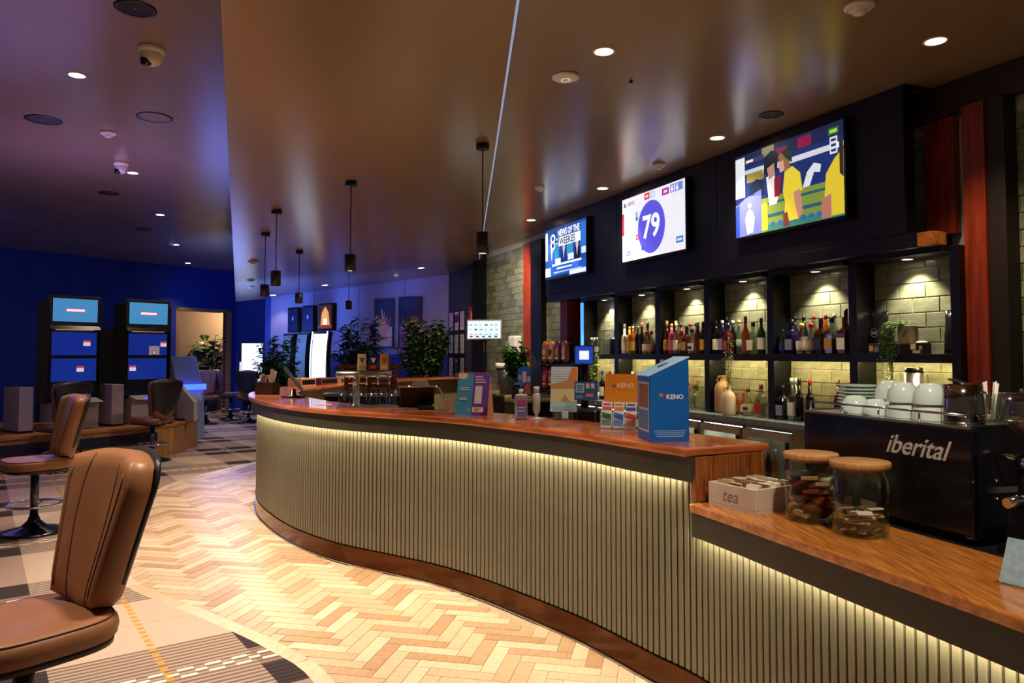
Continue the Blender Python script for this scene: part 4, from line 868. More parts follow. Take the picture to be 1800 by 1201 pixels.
# brochure with beach photo
br = thing('brochure_stand', 'leaning brochure with a sky and beach photograph in a clear stand', 'brochure stand', at((.225, 4.56)), math.atan2(-.25, .2)+.72)
tb2 = R(-17)
b = MB(); b.box(0, .165, 0, .003, .05, .335, 0, Matrix.Translation((0, .03, 0)) @ Matrix.Rotation(tb2, 4, 'X')); b.build('brochure', ink('#e4e6e2'), br)
b = MB(); b.box(.02, .145, .0, .10, 0, .004); b.box(.02, .145, .0, .004, 0, .085); b.box(.02, .145, .096, .10, 0, .16); b.build('acrylic_stand', M_acryl, br)
P = Print(); P.rect(.002, .06, .163, .11, '#a8cfe0', 1).rect(.002, .11, .163, .195, '#d8caa0', 1).rect(.002, .195, .163, .333, '#b4cfe6', 1)
P.poly([(.163, .333), (.13, .333), (.10, .25), (.002, .22), (.002, .195), (.163, .195)], '#c08a58', 2); P.poly([(.163, .333), (.14, .333), (.12, .27), (.163, .235)], '#e07a30', 3); P.poly([(.06, .112), (.12, .112), (.09, .16)], '#b09870', 2)
for i in range(4): P.rect(.02, .262+.014*i, .09, .268+.014*i, '#e8eef4', 3)
P.build('brochure_print', br, (0, .0295, 0), 0, tb2)
# sanitiser bottles
def sanit(label, pos, s, lc):
    r = thing('sanitiser_bottle', label, 'bottle', at(pos), .2)
    MB().box(-.038*s, .038*s, -.022*s, .022*s, 0, .155*s).build('bottle_body', mat('clear_gel', '#d6d2e6', .1, trans=.6), r, bevel=.012, seg=3)
    MB().cyl((0, 0, .155*s), (0, 0, .185*s), .014*s, seg=14).build('pump_collar', M_white, r)
    b = MB(); b.cyl((0, 0, .185*s), (0, 0, .215*s), .006*s, seg=8); b.box(-.04*s, .012*s, -.009*s, .009*s, .21*s, .224*s); b.build('pump_head', ink(lc), r, bevel=.002)
    Print().rect(-.03*s, .02*s, .03*s, .12*s, '#6a68b8', 1).rect(-.026*s, .095*s, .026*s, .115*s, '#c8405a', 2).rect(-.024*s, .05*s, .02*s, .056*s, '#dcdcf0', 2).rect(-.024*s, .07*s, .02*s, .076*s, '#dcdcf0', 2).build('paper_label', r, (0, -.0226*s, 0)); return r
sanit('clear sanitiser pump bottle with violet label and blue pump head', (.055, 4.60), 1.0, '#3a7ad8')
r = thing('white_pump_bottle', 'slim white pump bottle on a clear foot beside the sanitiser', 'bottle', at((.150, 4.60)), .2)
MB().lathe([(0, 0), (.05, 0), (.05, .006), (.012, .014), (.010, .03), (.022, .05), (.024, .15), (.012, .165), (0, .165)], seg=20).build('bottle_body', mat('milky_plastic', '#ded8dc', .3, trans=.3), r)
b = MB(); b.cyl((0, 0, .165), (0, 0, .20), .016, .018, 14); b.build('white_cap', M_white, r)
# A-frame promo sign
af = thing('promo_sign', 'folded tabletop sign, blue and purple with white text panels', 'sign', at((-.375, 4.93)), math.atan2(-.31, .23)+.62)
ta = R(-13)
b = MB(); b.box(0, .225, 0, .003, 0, .285, 0, Matrix.Rotation(ta, 4, 'X')); b.build('front_card', ink('#4aa3dc'), af)
b = MB(); b.box(0, .225, -.003, 0, 0, .285, 0, Matrix.Translation((0, .128, 0)) @ Matrix.Rotation(-ta, 4, 'X')); b.build('back_card', ink('#c8845a'), af)
for x in (.0, .2235): b = MB(); b.prism([(0, 0), (.125, 0), (.064, .275)], x, x+.0015, 'x'); b.build('side_gusset', mat('copper_card', '#cf8a5c', .45), af)
P = Print(); P.rect(.112, 0, .225, .285, '#7446b8', 1).rect(.17, 0, .225, .06, '#8a2a7a', 1); P.oval(.035, .262, .034, .022, '#e8dcc0', 1)
P.rect(.128, .078, .178, .195, '#f0ecf0', 2).rect(.118, .022, .195, .055, '#f0e8e4', 2).oval(.15, .038, .02, .012, '#e0a060', 3)
for i in range(3): P.rect(.125, .215+.018*i, .20-.012*i, .224+.018*i, '#e0d4f2', 2)
for i, z in enumerate((.165, .178, .10, .11)): P.rect(.022, z, .092-.006*i, z+.007, '#d8ecf8', 2)
P.poly([(.08, .04), (.10, .03), (.102, .034), (.083, .046)], '#e8f2fa', 2)
P.build('sign_print', af, (0, -.0004, 0), 0, ta)
# paper, caddy, tilted screen, beer font, terminal
tag(MB().box(-.06, .06, -.03, .03, 0, .004).build('paper_slip', M_white, None, at((-1.49, 5.93)), .3), 'small white paper slip lying on the bar top', 'paper')
cd = thing('condiment_caddy', 'dark timber caddy of napkins and cutlery at the rounded end of the bar', 'caddy', at((-2.42, 7.42)), -.3)
b = MB(); b.box(-.10, .10, -.06, .06, 0, .01); b.box(-.10, .10, -.06, -.052, 0, .12); b.box(-.10, .10, .052, .06, 0, .12); b.box(-.10, -.092, -.052, .052, 0, .12); b.box(.092, .10, -.052, .052, 0, .12); b.build('caddy_box', mat('dark_timber', '#3a2a20', .5, vary=.3, vscale=10), cd)
rnd = random.Random(5)
for i in range(9):
    x, y = rnd.uniform(-.075, .075), rnd.uniform(-.035, .035); b = MB(); b.box(-.018, .018, -.004, .004, 0, .20+rnd.uniform(-.03, .04), 0, Matrix.Translation((x, y, .012)) @ Matrix.Rotation(rnd.uniform(-.3, .3), 4, 'Y')); b.build('napkin', ink(rnd.choice(('#d8c8d0', '#b8a898', '#e8e0e0', '#8a5a40'))), cd)
ps = thing('order_screen', 'order screen tilted on a black stand, seen edge-on at the rounded end of the bar', 'screen', at((-2.02, 6.92)), R(106))
b = MB(); b.lathe([(0, 0), (.11, 0), (.11, .012), (.03, .02), (.02, .08), (0, .08)], seg=24); b.build('stand', M_black, ps)
b = MB(); b.box(-.15, .15, -.012, .012, -.13, .13, 0, Matrix.Translation((0, 0, .17)) @ Matrix.Rotation(R(-38), 4, 'X')); b.build('panel', mat('slate_case', '#6a7688', .3), ps, bevel=.006)
b = MB(); b.box(-.14, .14, -.0135, -.0125, -.12, .12, 0, Matrix.Translation((0, 0, .17)) @ Matrix.Rotation(R(-38), 4, 'X')); b.build('glass', M_black, ps)
ft = thing('beer_font', 'chrome beer font with a long tap bar and three brewery badges', 'beer tap', at((-1.19, 5.72)), .32)
MB().lathe([(0, 0), (.05, 0), (.05, .012), (.026, .02), (.024, .25), (0, .25)], seg=20).build('column', M_chrome, ft)
b = MB(); b.cyl((-.15, .0, .245), (.27, .0, .245), .026, seg=16); b.build('tap_bar', M_steel, ft)
for k in range(5):
    x = -.10+.085*k; t_ = MB(); t_.cyl((x, -.02, .24), (x, -.075, .225), .009, seg=8); t_.cyl((x, -.072, .235), (x, -.078, .165), .008, .006, 8); t_.build('tap', M_chrome, ft)
for k, (c1, c2, c3) in enumerate((('#d8c8a0', '#7a5a30', '#b09060'), ('#16203c', '#e8e8f0', '#c83a4a'), ('#f0b030', '#e06a20', '#f8e8c0'))):
    x = .04+.085*k; bd = MB().box(x-.032, x+.032, -.03, -.018, .275, .40).build('badge', ink(c1), ft, bevel=.004)
    Print().poly([(x-.022, .37), (x+.022, .37), (x, .325)], c2, 1).rect(x-.024, .287, x+.024, .315, c3, 1).build('badge_print', bd, (0, -.0304, 0))
MB().box(-.16, .30, -.17, .0, .0, .012).build('drip_tray', M_steel, ft, bevel=.003)
for i in range(6):
    g_ = thing('beer_glass', ['first', 'second', 'third', 'fourth', 'fifth', 'sixth'][i]+' upturned beer glass from the order screen, under the taps', 'glass', ft.matrix_basis @ Vector((0, 0, 0)), .32, 'beer glasses under the taps')
    p = Vector((-.11+.075*i, -.115, .013)); q = Matrix.Rotation(.32, 3, 'Z') @ p; g_.location = (-1.19+q.x, 5.72+q.y, ZT+.013)
    MB().lathe([(.033, 0), (.027, .12), (0, .12), (0, .114), (.024, .114), (.030, 0)], seg=16).build('tumbler', M_glass, g_)
tk = thing('pos_terminal', 'register terminal seen from behind on a bent chrome bracket', 'terminal', at((-.62, 5.42)), .12)
b = MB(); b.tube([(.17, -.06, .0), (.09, .0, .155), (.07, .0, .165), (-.20, .0, .165)], .007, 8); b.build('bracket', M_chrome, tk)
b = MB(); b.box(-.19, .06, -.01, .015, -.14, .0, 0, Matrix.Translation((0, .02, .16)) @ Matrix.Rotation(R(25), 4, 'X')); b.build('screen_back', M_black, tk, bevel=.006)
b = MB(); b.box(-.06, .06, -.06, .08, .0, .02); b.build('foot', M_black, tk, bevel=.004)
sv = thing('service_cabinet', 'black service cabinet inside the bar carrying the cane crate', 'cabinet', (-1.40, 7.95, 0), .1)
MB().box(-.55, .55, -.18, .18, -.004, 1.06).build('carcass', M_black, sv, bevel=.004); MB().box(-.57, .57, -.2, .2, 1.06, 1.09).build('top', M_steel, sv, bevel=.003)
nk = thing('napkin_dispenser', 'white tapered dispenser beside the cane crate on the service cabinet', 'dispenser', (-.97, 7.93, 1.09), .1)
MB().prism([(-.12, 0), (.12, 0), (.07, .13), (-.07, .13)], -.05, .05, 'y').build('shell', M_white, nk, bevel=.008)
wk = thing('cane_crate', 'red-brown slatted cane crate behind the beer font', 'crate', (-1.50, 7.93, 1.09), .1)
for k in range(6): MB().prism([(-.26-.010*k, .05*k), (.26+.010*k, .05*k), (.27+.010*k, .05*k+.038), (-.27-.010*k, .05*k+.038)], -.012, .012, 'y').build('slat', mat('red_cane', '#8a4a30', .55, vary=.4, vscale=20), wk, (0, -.1, .01))
for x in (-.24, .0, .24): MB().box(x-.02, x+.02, -.087, -.07, 0, .32).build('post', mat('red_cane', '#8a4a30'), wk)
MB().box(-.24, .24, -.085, .1, 0, .012).build('crate_floor', mat('red_cane', '#8a4a30'), wk)
for i, (x, y, s, c) in enumerate(((-2.62, 9.35, (.30, .2, .10), '#c89a64'), (-2.5, 9.9, (.36, .22, .085), '#5a3420'), (-2.3, 10.55, (.26, .2, .12), '#b08058'))):
    r = thing('serving_box', ['pale timber serving box on the far run of the bar', 'dark timber serving box on the far run of the bar', 'tan timber serving box farthest along the bar'][i], 'box', (x, y, ZT), 1.2)
    b = MB(); b.box(-s[0]/2, s[0]/2, -s[1]/2, s[1]/2, 0, s[2]); b.build('box_body', mat('serving_'+c[1:], c, .5, vary=.3, vscale=10), r, bevel=.004)
    b = MB(); b.box(-s[0]/2+.02, s[0]/2-.02, -s[1]/2-.002, -s[1]/2+.001, .02, s[2]-.02); b.build('front_recess', M_black, r)
# ================================================================== GAMING STOOLS
def cushion(mb, hw, z0, z1, th, n=14, curve=0, front=-1):
    """padded slab standing in xz; hw(b) half width at height b in 0..1; curve bends the sides forward (local -y)"""
    m = n+1; base = len(mb.v); vs = []
    for sgn in (-1, 1):
        for j in range(m):
            for i in range(m):
                a, b = -1+2*i/n, j/n; w_ = hw(b); bb_ = 2*b-1
                e = max(0, (1-abs(a)**9)*(1-abs(bb_)**9))**.5
                x = a*w_; y = sgn*th*(.55+.45*e)*(.5)-curve*a*a
                vs.append(Vector((x, y, z0+(z1-z0)*b-(.055*(1-b)*(1-abs(a)) if False else 0)-(.05*(1-abs(a))*(1-b)**3)+.045*(1-a*a)*b**3)))
    fs = []; q = m*m
    for s_ in (0, 1):
        for j in range(n):
            for i in range(n): k = s_*q+j*m+i; fs.append((k, k+1, k+m+1, k+m))
    for i in range(n): fs += [(i, i+1, q+i+1, q+i), (n*m+i, n*m+i+1, q+n*m+i+1, q+n*m+i)]
    for j in range(n): fs += [(j*m, (j+1)*m, q+(j+1)*m, q+j*m), (j*m+n, (j+1)*m+n, q+(j+1)*m+n, q+j*m+n)]
    return mb, vs, fs
def make_stool(label, m_seat):
    r = thing('gaming_stool', label, 'stool', (0, 0, 0))
    MB().lathe([(0, 0), (.25, 0), (.255, .008), (.23, .022), (.10, .05), (.05, .10), (.034, .14), (0, .14)], seg=36).build('base', mat('dark_chrome', '#4a4a52', .2, metal=1), r)
    MB().cyl((0, 0, .10), (0, 0, .50), .032, seg=20).build('column', mat('gunmetal', '#6a6a74', .25, metal=1), r)
    fr_ = MB().tube([(.20*math.cos(6.2832*i/32), .20*math.sin(6.2832*i/32), .235) for i in range(32)], .012, 8, True).build('foot_ring', M_chrome, r)
    for k in range(3):
        a = 2.094*k+.5; MB().cyl((.03*math.cos(a), .03*math.sin(a), .20), (.197*math.cos(a), .197*math.sin(a), .235), .010, seg=8).build('ring_strut', M_chrome, fr_)
    MB().lathe([(0, .475), (.04, .475), (.16, .505), (.17, .515), (0, .515)], seg=24).build('seat_plate', M_shell, r)
    b = MB(); pts = []
    n = 36
    def ring(s, z): return [(s*.245*math.copysign(abs(math.cos(t))**.6, math.cos(t)), s*.245*math.copysign(abs(math.sin(t))**.6, math.sin(t))-.0, z) for t in [6.2832*i/n for i in range(n)]]
    prof = [(.0, .512), (.90, .512), (.96, .518), (.97, .535), (.95, .540)]; 
    rings = [ring(max(s, .001), z) for s, z in prof]; vs = [p for q in rings for p in q]
    b.add(vs, [(i*n+k, i*n+(k+1) % n, (i+1)*n+(k+1) % n, (i+1)*n+k) for i in range(len(rings)-1) for k in range(n)], 0, True); b.build('seat_pan', M_shell, r)
    prof = [(.95, .536), (1.0, .55), (1.02, .575), (1.0, .60), (.93, .615), (.80, .618), (.5, .612), (.001, .607)]
    rings = [ring(s, z) for s, z in prof]; vs = [p for q in rings for p in q]; b = MB()
    b.add(vs, [(i*n+k, i*n+(k+1) % n, (i+1)*n+(k+1) % n, (i+1)*n+k) for i in range(len(rings)-1) for k in range(n)], 0, True)
    st = b.build('seat_cushion', m_seat, r)
    MB().tube([(x, y, z+.001) for x, y, z in ring(.955, .611)], .003, 5, True).build('seat_seam', M_stitch, st)
    # back support, shell, cushion
    T = Matrix.Translation((0, .215, .60)) @ Matrix.Rotation(R(-12), 4, 'X')
    b = MB(); b.prism([(.10, .47), (.215, .50), (.335, .74), (.305, .75), (.20, .545), (.10, .51)], -.045, .045, 'x'); b.build('back_support', M_shell, r)
    hw = lambda q: .155+.080*min(1, q*1.25)-.03*max(0, q-.8)*5*max(0, q-.8)*5*.6
    mb, vs, fs = cushion(MB(), hw, .03, .51, .13, 16, .05); mb.add([T @ v for v in vs], fs, 0, True); bc = mb.build('back_cushion', m_seat, r)
    mb, vs, fs = cushion(MB(), lambda q: hw(q)+.008, .10, .525, .03, 12, .055); mb.add([T @ (v+Vector((0, .055, 0))) for v in vs], fs, 0, True); mb.build('back_shell', M_shell, r)
    def surf(a, q):     # a point on the cushion face
        e = max(0, (1-abs(a)**9)*(1-abs(2*q-1)**9))**.5
        return T @ Vector((a*hw(q), -.13*(.55+.45*e)*.5-.05*a*a-.0012, .03+.48*q-.05*(1-abs(a))*(1-q)**3+.045*(1-a*a)*q**3))
    for a0 in (-.42, .42): MB().tube([surf(a0*(1+.25*math.sin(3.1*i/14)), .03+.94*i/14) for i in range(15)], .0022, 5).build('back_seam', M_stitch, bc)
    for s in (-1, 1): MB().tube([surf(s*.80, .06+.84*i/12) for i in range(13)], .003, 5).build('back_piping', M_stitch, bc)
    for s in (-1, 1): MB().ball((s*.05, .225, .545), .018, 10, 8).build('pivot_bolt', M_chrome, r)
    return r
def place(o, x, y, phi, label, group='gaming stools with tan leather seats'):
    o.location = (x, y, .004); o.rotation_euler = (0, 0, R(phi+90)); tag(o, label, 'stool', group)
s0 = make_stool('stool', M_tan); place(s0, -1.62, 2.53, -126, 'tan leather gaming stool alone on the carpet beside the parquet curve')
s1 = copy_tree(s0); place(s1, -4.02, 6.35, -135, 'tan leather gaming stool standing between the lone stool and the machines')
s2 = make_stool('stool', M_tan2); place(s2, -5.05, 10.55, 150, 'brown leather gaming stool facing the game terminal that has a grey playing-card picture')
s3 = copy_tree(s2); place(s3, -5.80, 9.62, 150, 'brown leather gaming stool facing the terminal nearest the cut-off grey cabinet')
s4 = copy_tree(s2); place(s4, -6.52, 16.0, -60, 'gaming stool lit violet in front of the corridor doorway')
s5 = copy_tree(s2); place(s5, -6.45, 17.2, 20, 'dark gaming stool turned sideways just outside the corridor doorway')
s6 = copy_tree(s2); place(s6, -5.72, 16.3, 100, 'brown gaming stool in front of the white glowing kiosk')
# ================================================================== GAME TERMINALS ON THE TIMBER PLINTH
A1, B1, C1_, D1_, E1_ = (-6.55, 9.0), (-5.02, 11.2), (-5.12, 12.3), (-6.4, 13.2), (-8.6, 10.6)
pd = thing('terminal_plinth', 'low timber plinth with a dark recessed band that carries the game terminals', 'plinth')
MB().prism([A1, B1, C1_, D1_, E1_], .42, .46).build('plinth_top', M_oak, pd, bevel=.004)
def inset(poly, d):
    c = Vector((sum(p[0] for p in poly)/len(poly), sum(p[1] for p in poly)/len(poly))); return [tuple(c+(Vector(p)-c)*(1-d)) for p in poly]
MB().prism(inset([A1, B1, C1_, D1_, E1_], .02), .004, .42).build('plinth_body', M_oak, pd)
bd_ = (Vector(B1)-Vector(A1)).normalized(); RT = math.atan2(bd_.y, bd_.x); Lb = (Vector(B1)-Vector(A1)).length
MB().box(.35, Lb-.28, -.012, .02, .22, .36).build('recess_band', mat('navy_recess', '#10142c', .4), pd, (A1[0], A1[1], 0), RT)
for k in range(1, 4): MB().box(Lb*k/4-.002, Lb*k/4+.002, -.001, .02, .01, .22).build('panel_joint', M_black, pd, (A1[0], A1[1], 0), RT)
M_blank = lambda h: mat('screen_'+h[1:], h, .25, emit=.55)
def terminal(k, label, tops, marks):
    p = Vector(A1)+bd_*k+Vector((-bd_.y, bd_.x))*.48; r = thing('game_terminal', label, 'game terminal', (p.x, p.y, .461), RT, 'game terminals on the timber plinth')
    MB().box(-.36, .36, -.10, .42, 0, .40).build('lower_cabinet', M_grey, r, bevel=.006)
    dk = MB().prism([(-.30, .40), (.0, .46), (.0, .40)], -.36, .36, 'x').build('button_deck', M_grey, r, bevel=.004)
    MB().box(-.20, .05, -.285, -.26, .408, .43).build('button_glow', mat('deck_blue', '#2a3cff', .4, emit=4), dk)
    MB().box(-.41, .41, .06, .40, .40, 1.50).build('tower', M_black, r, bevel=.006)
    for s in (-1, 1): MB().box(s*.425-.012, s*.425+.012, .02, .42, .40, 1.93).build('side_frame', mat('tower_frame', '#2c2620', .35, metal=.6), r)
    for nm, z0, z1, c, mk in (('lower_screen', .70, 1.075, '#10339a', marks[0]), ('middle_screen', 1.095, 1.475, '#0f2f9c', marks[1])):
        s_ = MB().box(-.385, .385, .035, .06, z0, z1).build(nm, M_black, r, bevel=.004)
        P = Print(.55); P.rect(-.365, z0+.015, .365, z1-.015, c, 1)
        P.rect(mk-.06, z0+.12+(z1-z0)*.1, mk+.06, z0+.19+(z1-z0)*.1, '#f8f0f0', 2).rect(mk-.06, z0+.175+(z1-z0)*.1, mk+.06, z0+.205+(z1-z0)*.1, '#e04a50', 3)
        P.build('screen_picture', s_, (0, .034, 0))
    cn = MB().prism([(-.02, 1.50), (.30, 1.50), (.30, 1.56), (.03, 1.56)], -.41, .41, 'x').build('light_canopy', M_black, r)
    MB().box(-.30, .30, .0, .2, 1.492, 1.499).build('canopy_lamp', mat('canopy_warm', '#c8a070', .4, emit=.8), cn)
    ts = MB().box(-.42, .42, .03, .10, 1.57, 2.02).build('top_screen', mat('screen_bezel', '#4a4038', .35, metal=.5), r, bevel=.006)
    MB().box(-.385, .385, .027, .032, 1.605, 1.985).build('screen_bezel', M_black, ts)
    P = Print(.9); P.rect(-.365, 1.62, .365, 1.97, '#3f86b8', 1).rect(-.15, 1.775, .15, 1.815, '#f6e8ec', 2).rect(-.155, 1.77, .155, 1.778, '#e0405a', 3).rect(-.155, 1.812, .155, 1.82, '#e0405a', 3); P.build('screen_picture', ts, (0, .026, 0))
    MB().box(-.05, .05, .10, .28, 1.50, 1.9).build('neck', M_black, r)
    r.scale = (.82, .82, .92); return r
terminal(1.46, 'tall game terminal with three blue screens behind the brown stool by the grey cabinet', 0, (.1, .2))
t2 = terminal(2.52, 'tall game terminal with three blue screens at the doorway end of the plinth', 0, (-.28, .3))
Print(.5).rect(.02, 1.115, .22, 1.26, '#a89a90', 4).rect(.09, 1.115, .15, 1.19, '#2a4a6a', 5).rect(.10, 1.125, .14, 1.18, '#d8d8d8', 6).build('playing_card_picture', t2, (0, .034, 0))
def wing(k, label, big=False):
    p = Vector(A1)+bd_*k+Vector((-bd_.y, bd_.x))*.40; r = thing('divider_panel', label, 'divider', (p.x, p.y, .461), RT, 'grey dividers between the terminals')
    if big: MB().prism([(-.30, 0), (.42, 0), (.42, .62), (.20, .62), (-.30, .30)], -.03, .03, 'x').build('board', M_grey, r, bevel=.008)
    else: MB().box(-.085, .085, -.05, .42, 0, .60).build('board', M_grey, r, bevel=.006)
    MB().box(-.09, .09, -.06, .43, .0, .03).build('foot', M_black, r)
wing(.80, 'narrow grey divider left of the terminal that the nearer brown stool faces'); wing(2.0, 'narrow grey divider between the two tall terminals'); wing(2.72+.35, 'sloping grey divider at the doorway end of the plinth', True); wing(.3, 'sloping grey cabinet side cut off at the edge of the plinth', True)
MB().box(-.5, .5, -.2, .25, 0, 1.45).build('dark_partition', M_dark, pd, (-6.9, 11.9, .461), RT)
# blue lit wedge behind the end divider
bl = thing('blue_lit_cabinet', 'glossy cabinet side glowing blue beyond the end divider of the plinth', 'cabinet', (-6.0, 13.7, .004), RT)
MB().prism([(-.3, 0), (.3, 0), (.22, 1.45), (.02, 1.45), (-.25, .8)], -.25, .25, 'x').build('shell', mat('gloss_grey', '#8f96b8', .15, coat=.6), bl, bevel=.01)
MB().box(-.255, .255, -.31, -.29, .85, .95).build('blue_light', mat('cab_blue', '#3050ff', .4, emit=4), bl)
# ================================================================== FAR LOUNGE
def lean_machine(label, x, y, s, lit, rz):
    r = thing('curved_slot_machine', label, 'slot machine', (x, y, .004), rz, 'tall curved slot machines by the painted wall')
    MB().box(-.30*s, .30*s, -.05, .40, 0, .75).build('cabinet', M_black, r, bevel=.01)
    n = 14; vs = []; 
    def cv(z): return .07*((z-1.25)/.75)**2
    b = MB()
    for i in range(n):
        z0, z1 = .75+1.15*i/n, .75+1.15*(i+1)/n
        b.box(-.28*s, .28*s, cv(z0)-.02, cv(z0)+.06, z0, z1)
    b.build('curved_case', M_black, r)
    P = MB(); m_ = mat('slot_screen_on', '#e4ecf6', .3, emit=1.3) if lit else mat('slot_screen_%d' % int(s*100), '#2a3a66' if s > .9 else '#6a7460', .25, emit=.12)
    vs = []
    for i in range(n+1):
        z = .78+1.08*i/n; y_ = cv(z)-.055; vs += [(-.24*s, y_, z), (.24*s, y_, z)]
    P.add(vs, [(2*i, 2*i+1, 2*i+3, 2*i+2) for i in range(n)], 0, True); P.build('curved_screen', m_, r)
    if lit:
        for sx in (-1, 1):
            q = MB(); q.tube([(sx*.285*s, cv(.75+1.15*i/12)-.06, .75+1.15*i/12) for i in range(13)], .012, 6); q.build('edge_light', mat('edge_white', '#cfe0ff', .4, emit=3.5), r)
    MB().box(-.27*s, .27*s, .10, .20, 1.92, 2.42).build('topper', M_black, r, bevel=.006)
    P = Print(.9 if lit else .15)
    P.rect(-.24*s, 1.95, .24*s, 2.39, '#3a2018' if lit else '#1c2238', 1)
    if lit: P.poly([(-.14, 2.0), (.14, 2.0), (.10, 2.25), (0, 2.36), (-.10, 2.25)], '#e0a040', 2).rect(-.05, 2.03, .05, 2.14, '#fff0c8', 3).rect(-.2, 1.97, .2, 2.02, '#8a2a1a', 3)
    else: P.oval(0, 2.2, .03, .04, '#8a90a8', 2)
    P.build('topper_picture', r, (0, .0995, 0)); return r
lean_machine('tall curved slot machine with a dull olive screen beside the leafy shrub', -4.42, 14.75, .70, False, -.75)
lean_machine('tall curved slot machine with a dark blue screen next to the lit one', -3.96, 14.15, .70, False, -.75)
lean_machine('tall curved slot machine with a glowing white screen and golden topper', -3.46, 13.5, .78, True, -.7)
ks = thing('service_kiosk', 'white glowing touch-screen kiosk standing against the deep blue wall', 'kiosk', (-6.45, 18.6, .004), .12)
MB().box(-.22, .22, -.02, .25, 0, .75).build('pedestal', M_dark, ks, bevel=.008)
MB().box(-.30, .30, -.04, .05, .75, 1.80).build('screen_case', M_dark, ks, bevel=.01)
MB().box(-.25, .25, -.046, -.041, .80, 1.76).build('screen', mat('kiosk_white', '#eaf2ff', .3, emit=1.2), ks)
MB().tube([(-.28, -.05, 1.3), (-.28, -.05, .80), (-.2, -.05, .68), (-.02, -.05, .66)], .012, 6).build('edge_light', mat('edge_white', '#cfe0ff', .4, emit=3.5), ks)
# paintings on the painted wall (generic coral-like abstracts)
def on_painted(d, z): p = pa+dd*d; nrm_ = Vector((dd.y, -dd.x)); return (p.x-nrm_.x*.001, p.y-nrm_.y*.001, z)
def painting(label, d, w_, h, cols, seed):
    r = thing('framed_painting', label, 'painting', on_painted(d, 2.13), rzp)
    MB().box(-w_/2, w_/2, -.05, -.003, -h/2, h/2).build('canvas', ink(cols[0]), r, bevel=.002)
    b = MB(); f_ = .03; b.box(-w_/2-f_, -w_/2, -.06, 0, -h/2-f_, h/2+f_); b.box(w_/2, w_/2+f_, -.06, 0, -h/2-f_, h/2+f_); b.box(-w_/2, w_/2, -.06, 0, h/2, h/2+f_); b.box(-w_/2, w_/2, -.06, 0, -h/2-f_, -h/2); b.build('frame', mat('dark_walnut', '#2a1c16', .4), r)
    rnd = random.Random(seed); P = Print(); P.rect(-w_/2, -h/2, w_/2, -h*.08, cols[1], 1)
    for i in range(26):
        a = rnd.uniform(.5, 2.64); ln = rnd.uniform(.15, .42)*h; x0 = rnd.uniform(-.05, .05); z0 = -.3*h+rnd.uniform(0, .25*h); x1 = max(-w_/2+.02, min(w_/2-.02, x0+ln*math.cos(a)*.6)); z1 = min(h/2-.04, z0+ln*math.sin(a)); t = rnd.uniform(.010, .022)
        P.poly([(x0-t, z0), (x0+t, z0), (x1+t*.4, z1), (x1-t*.4, z1)], rnd.choice(cols[2:]), 2+i)
    for i in range(10): P.oval(rnd.uniform(-w_*.4, w_*.3), rnd.uniform(-h*.35, h*.1), rnd.uniform(.02, .06), rnd.uniform(.02, .06), rnd.choice(cols[3:]), 30+i, 12)
    P.build('painted_print', r, (0, -.0505, 0)); return r
painting('framed painting of pink coral above a cream base, the one clear of the plant', 2.61, .36, .95, ('#1c2440', '#c8a890', '#d8708a', '#e09078', '#c8a860'), 3)
painting('framed painting of crimson and violet coral partly behind the big plant', 3.18, .44, 1.0, ('#1a2048', '#9a6aa8', '#d8487a', '#e07090', '#b05aa8', '#d08a60'), 9)
# notice board on the dark wall
na, nb_ = Vector((-1.26, 14.9)), Vector((-.62, 13.25)); nd = (nb_-na).normalized(); rzn = math.atan2(nd.y, nd.x); nn = Vector((nd.y, -nd.x))
def notice(d, z): p = na+nd*d+nn*-.003; return (p.x, p.y, z)
names = ['white notice sheet with grey text', 'dark red and white notice sheet', 'white notice with a red picture', 'plain white notice sheet', 'white notice with red footer', 'white notice sheet with small print', 'tall white notice sheet', 'black notice with white heading', 'white licence notice']
rows_ = ['top row', 'middle row', 'bottom row']; cols_ = ['column beside the plant', 'middle column', 'column beside the red sign']
for r_i in range(3):
    for c_i in range(3):
        k = r_i*3+c_i; d = .22+c_i*.36; z = 2.13-r_i*.44
        r = thing('framed_notice', names[k]+', '+rows_[r_i]+', '+cols_[c_i], 'notice', notice(d, z), rzn, 'notices on the dark wall')
        MB().box(-.15, .15, -.02, -.002, -.20, .20).build('frame', M_black, r)
        c = ['#d8d4dc', '#d8d4dc', '#d8ccd0', '#d8d4d8', '#d8d0d0', '#d8d4d8', '#d4d0d8', '#3a3a46', '#d8d4d0'][k]
        P = Print(); P.rect(-.125, -.175, .125, .175, c, 1)
        for i in range(7): P.rect(-.10, .13-.04*i, .10-.03*(i % 3), .142-.04*i, '#7a7a88' if k != 1 else '#8a2a3a', 2)
        if k == 1: P.rect(-.12, -.02, .12, .12, '#7a2a38', 3)
        if k == 7: P.rect(-.06, .10, .06, .13, '#d0d0d8', 3); P.rect(-.09, -.16, .09, -.12, '#d0d0d8', 3)
        P.build('sheet_print', r, (0, -.0202, 0))
r = thing('fire_sign', 'red fire-equipment sign at the end of the notice wall', 'sign', notice(1.50, 2.16), rzn)
MB().box(-.16, .16, -.02, -.002, -.20, .20).build('plate', ink('#c8281e'), r, bevel=.002); Print().rect(-.04, -.10, .04, .12, '#f0d8c8', 1).rect(-.10, -.17, .10, -.14, '#f0d8c8', 1).build('symbol', r, (0, -.0202, 0))
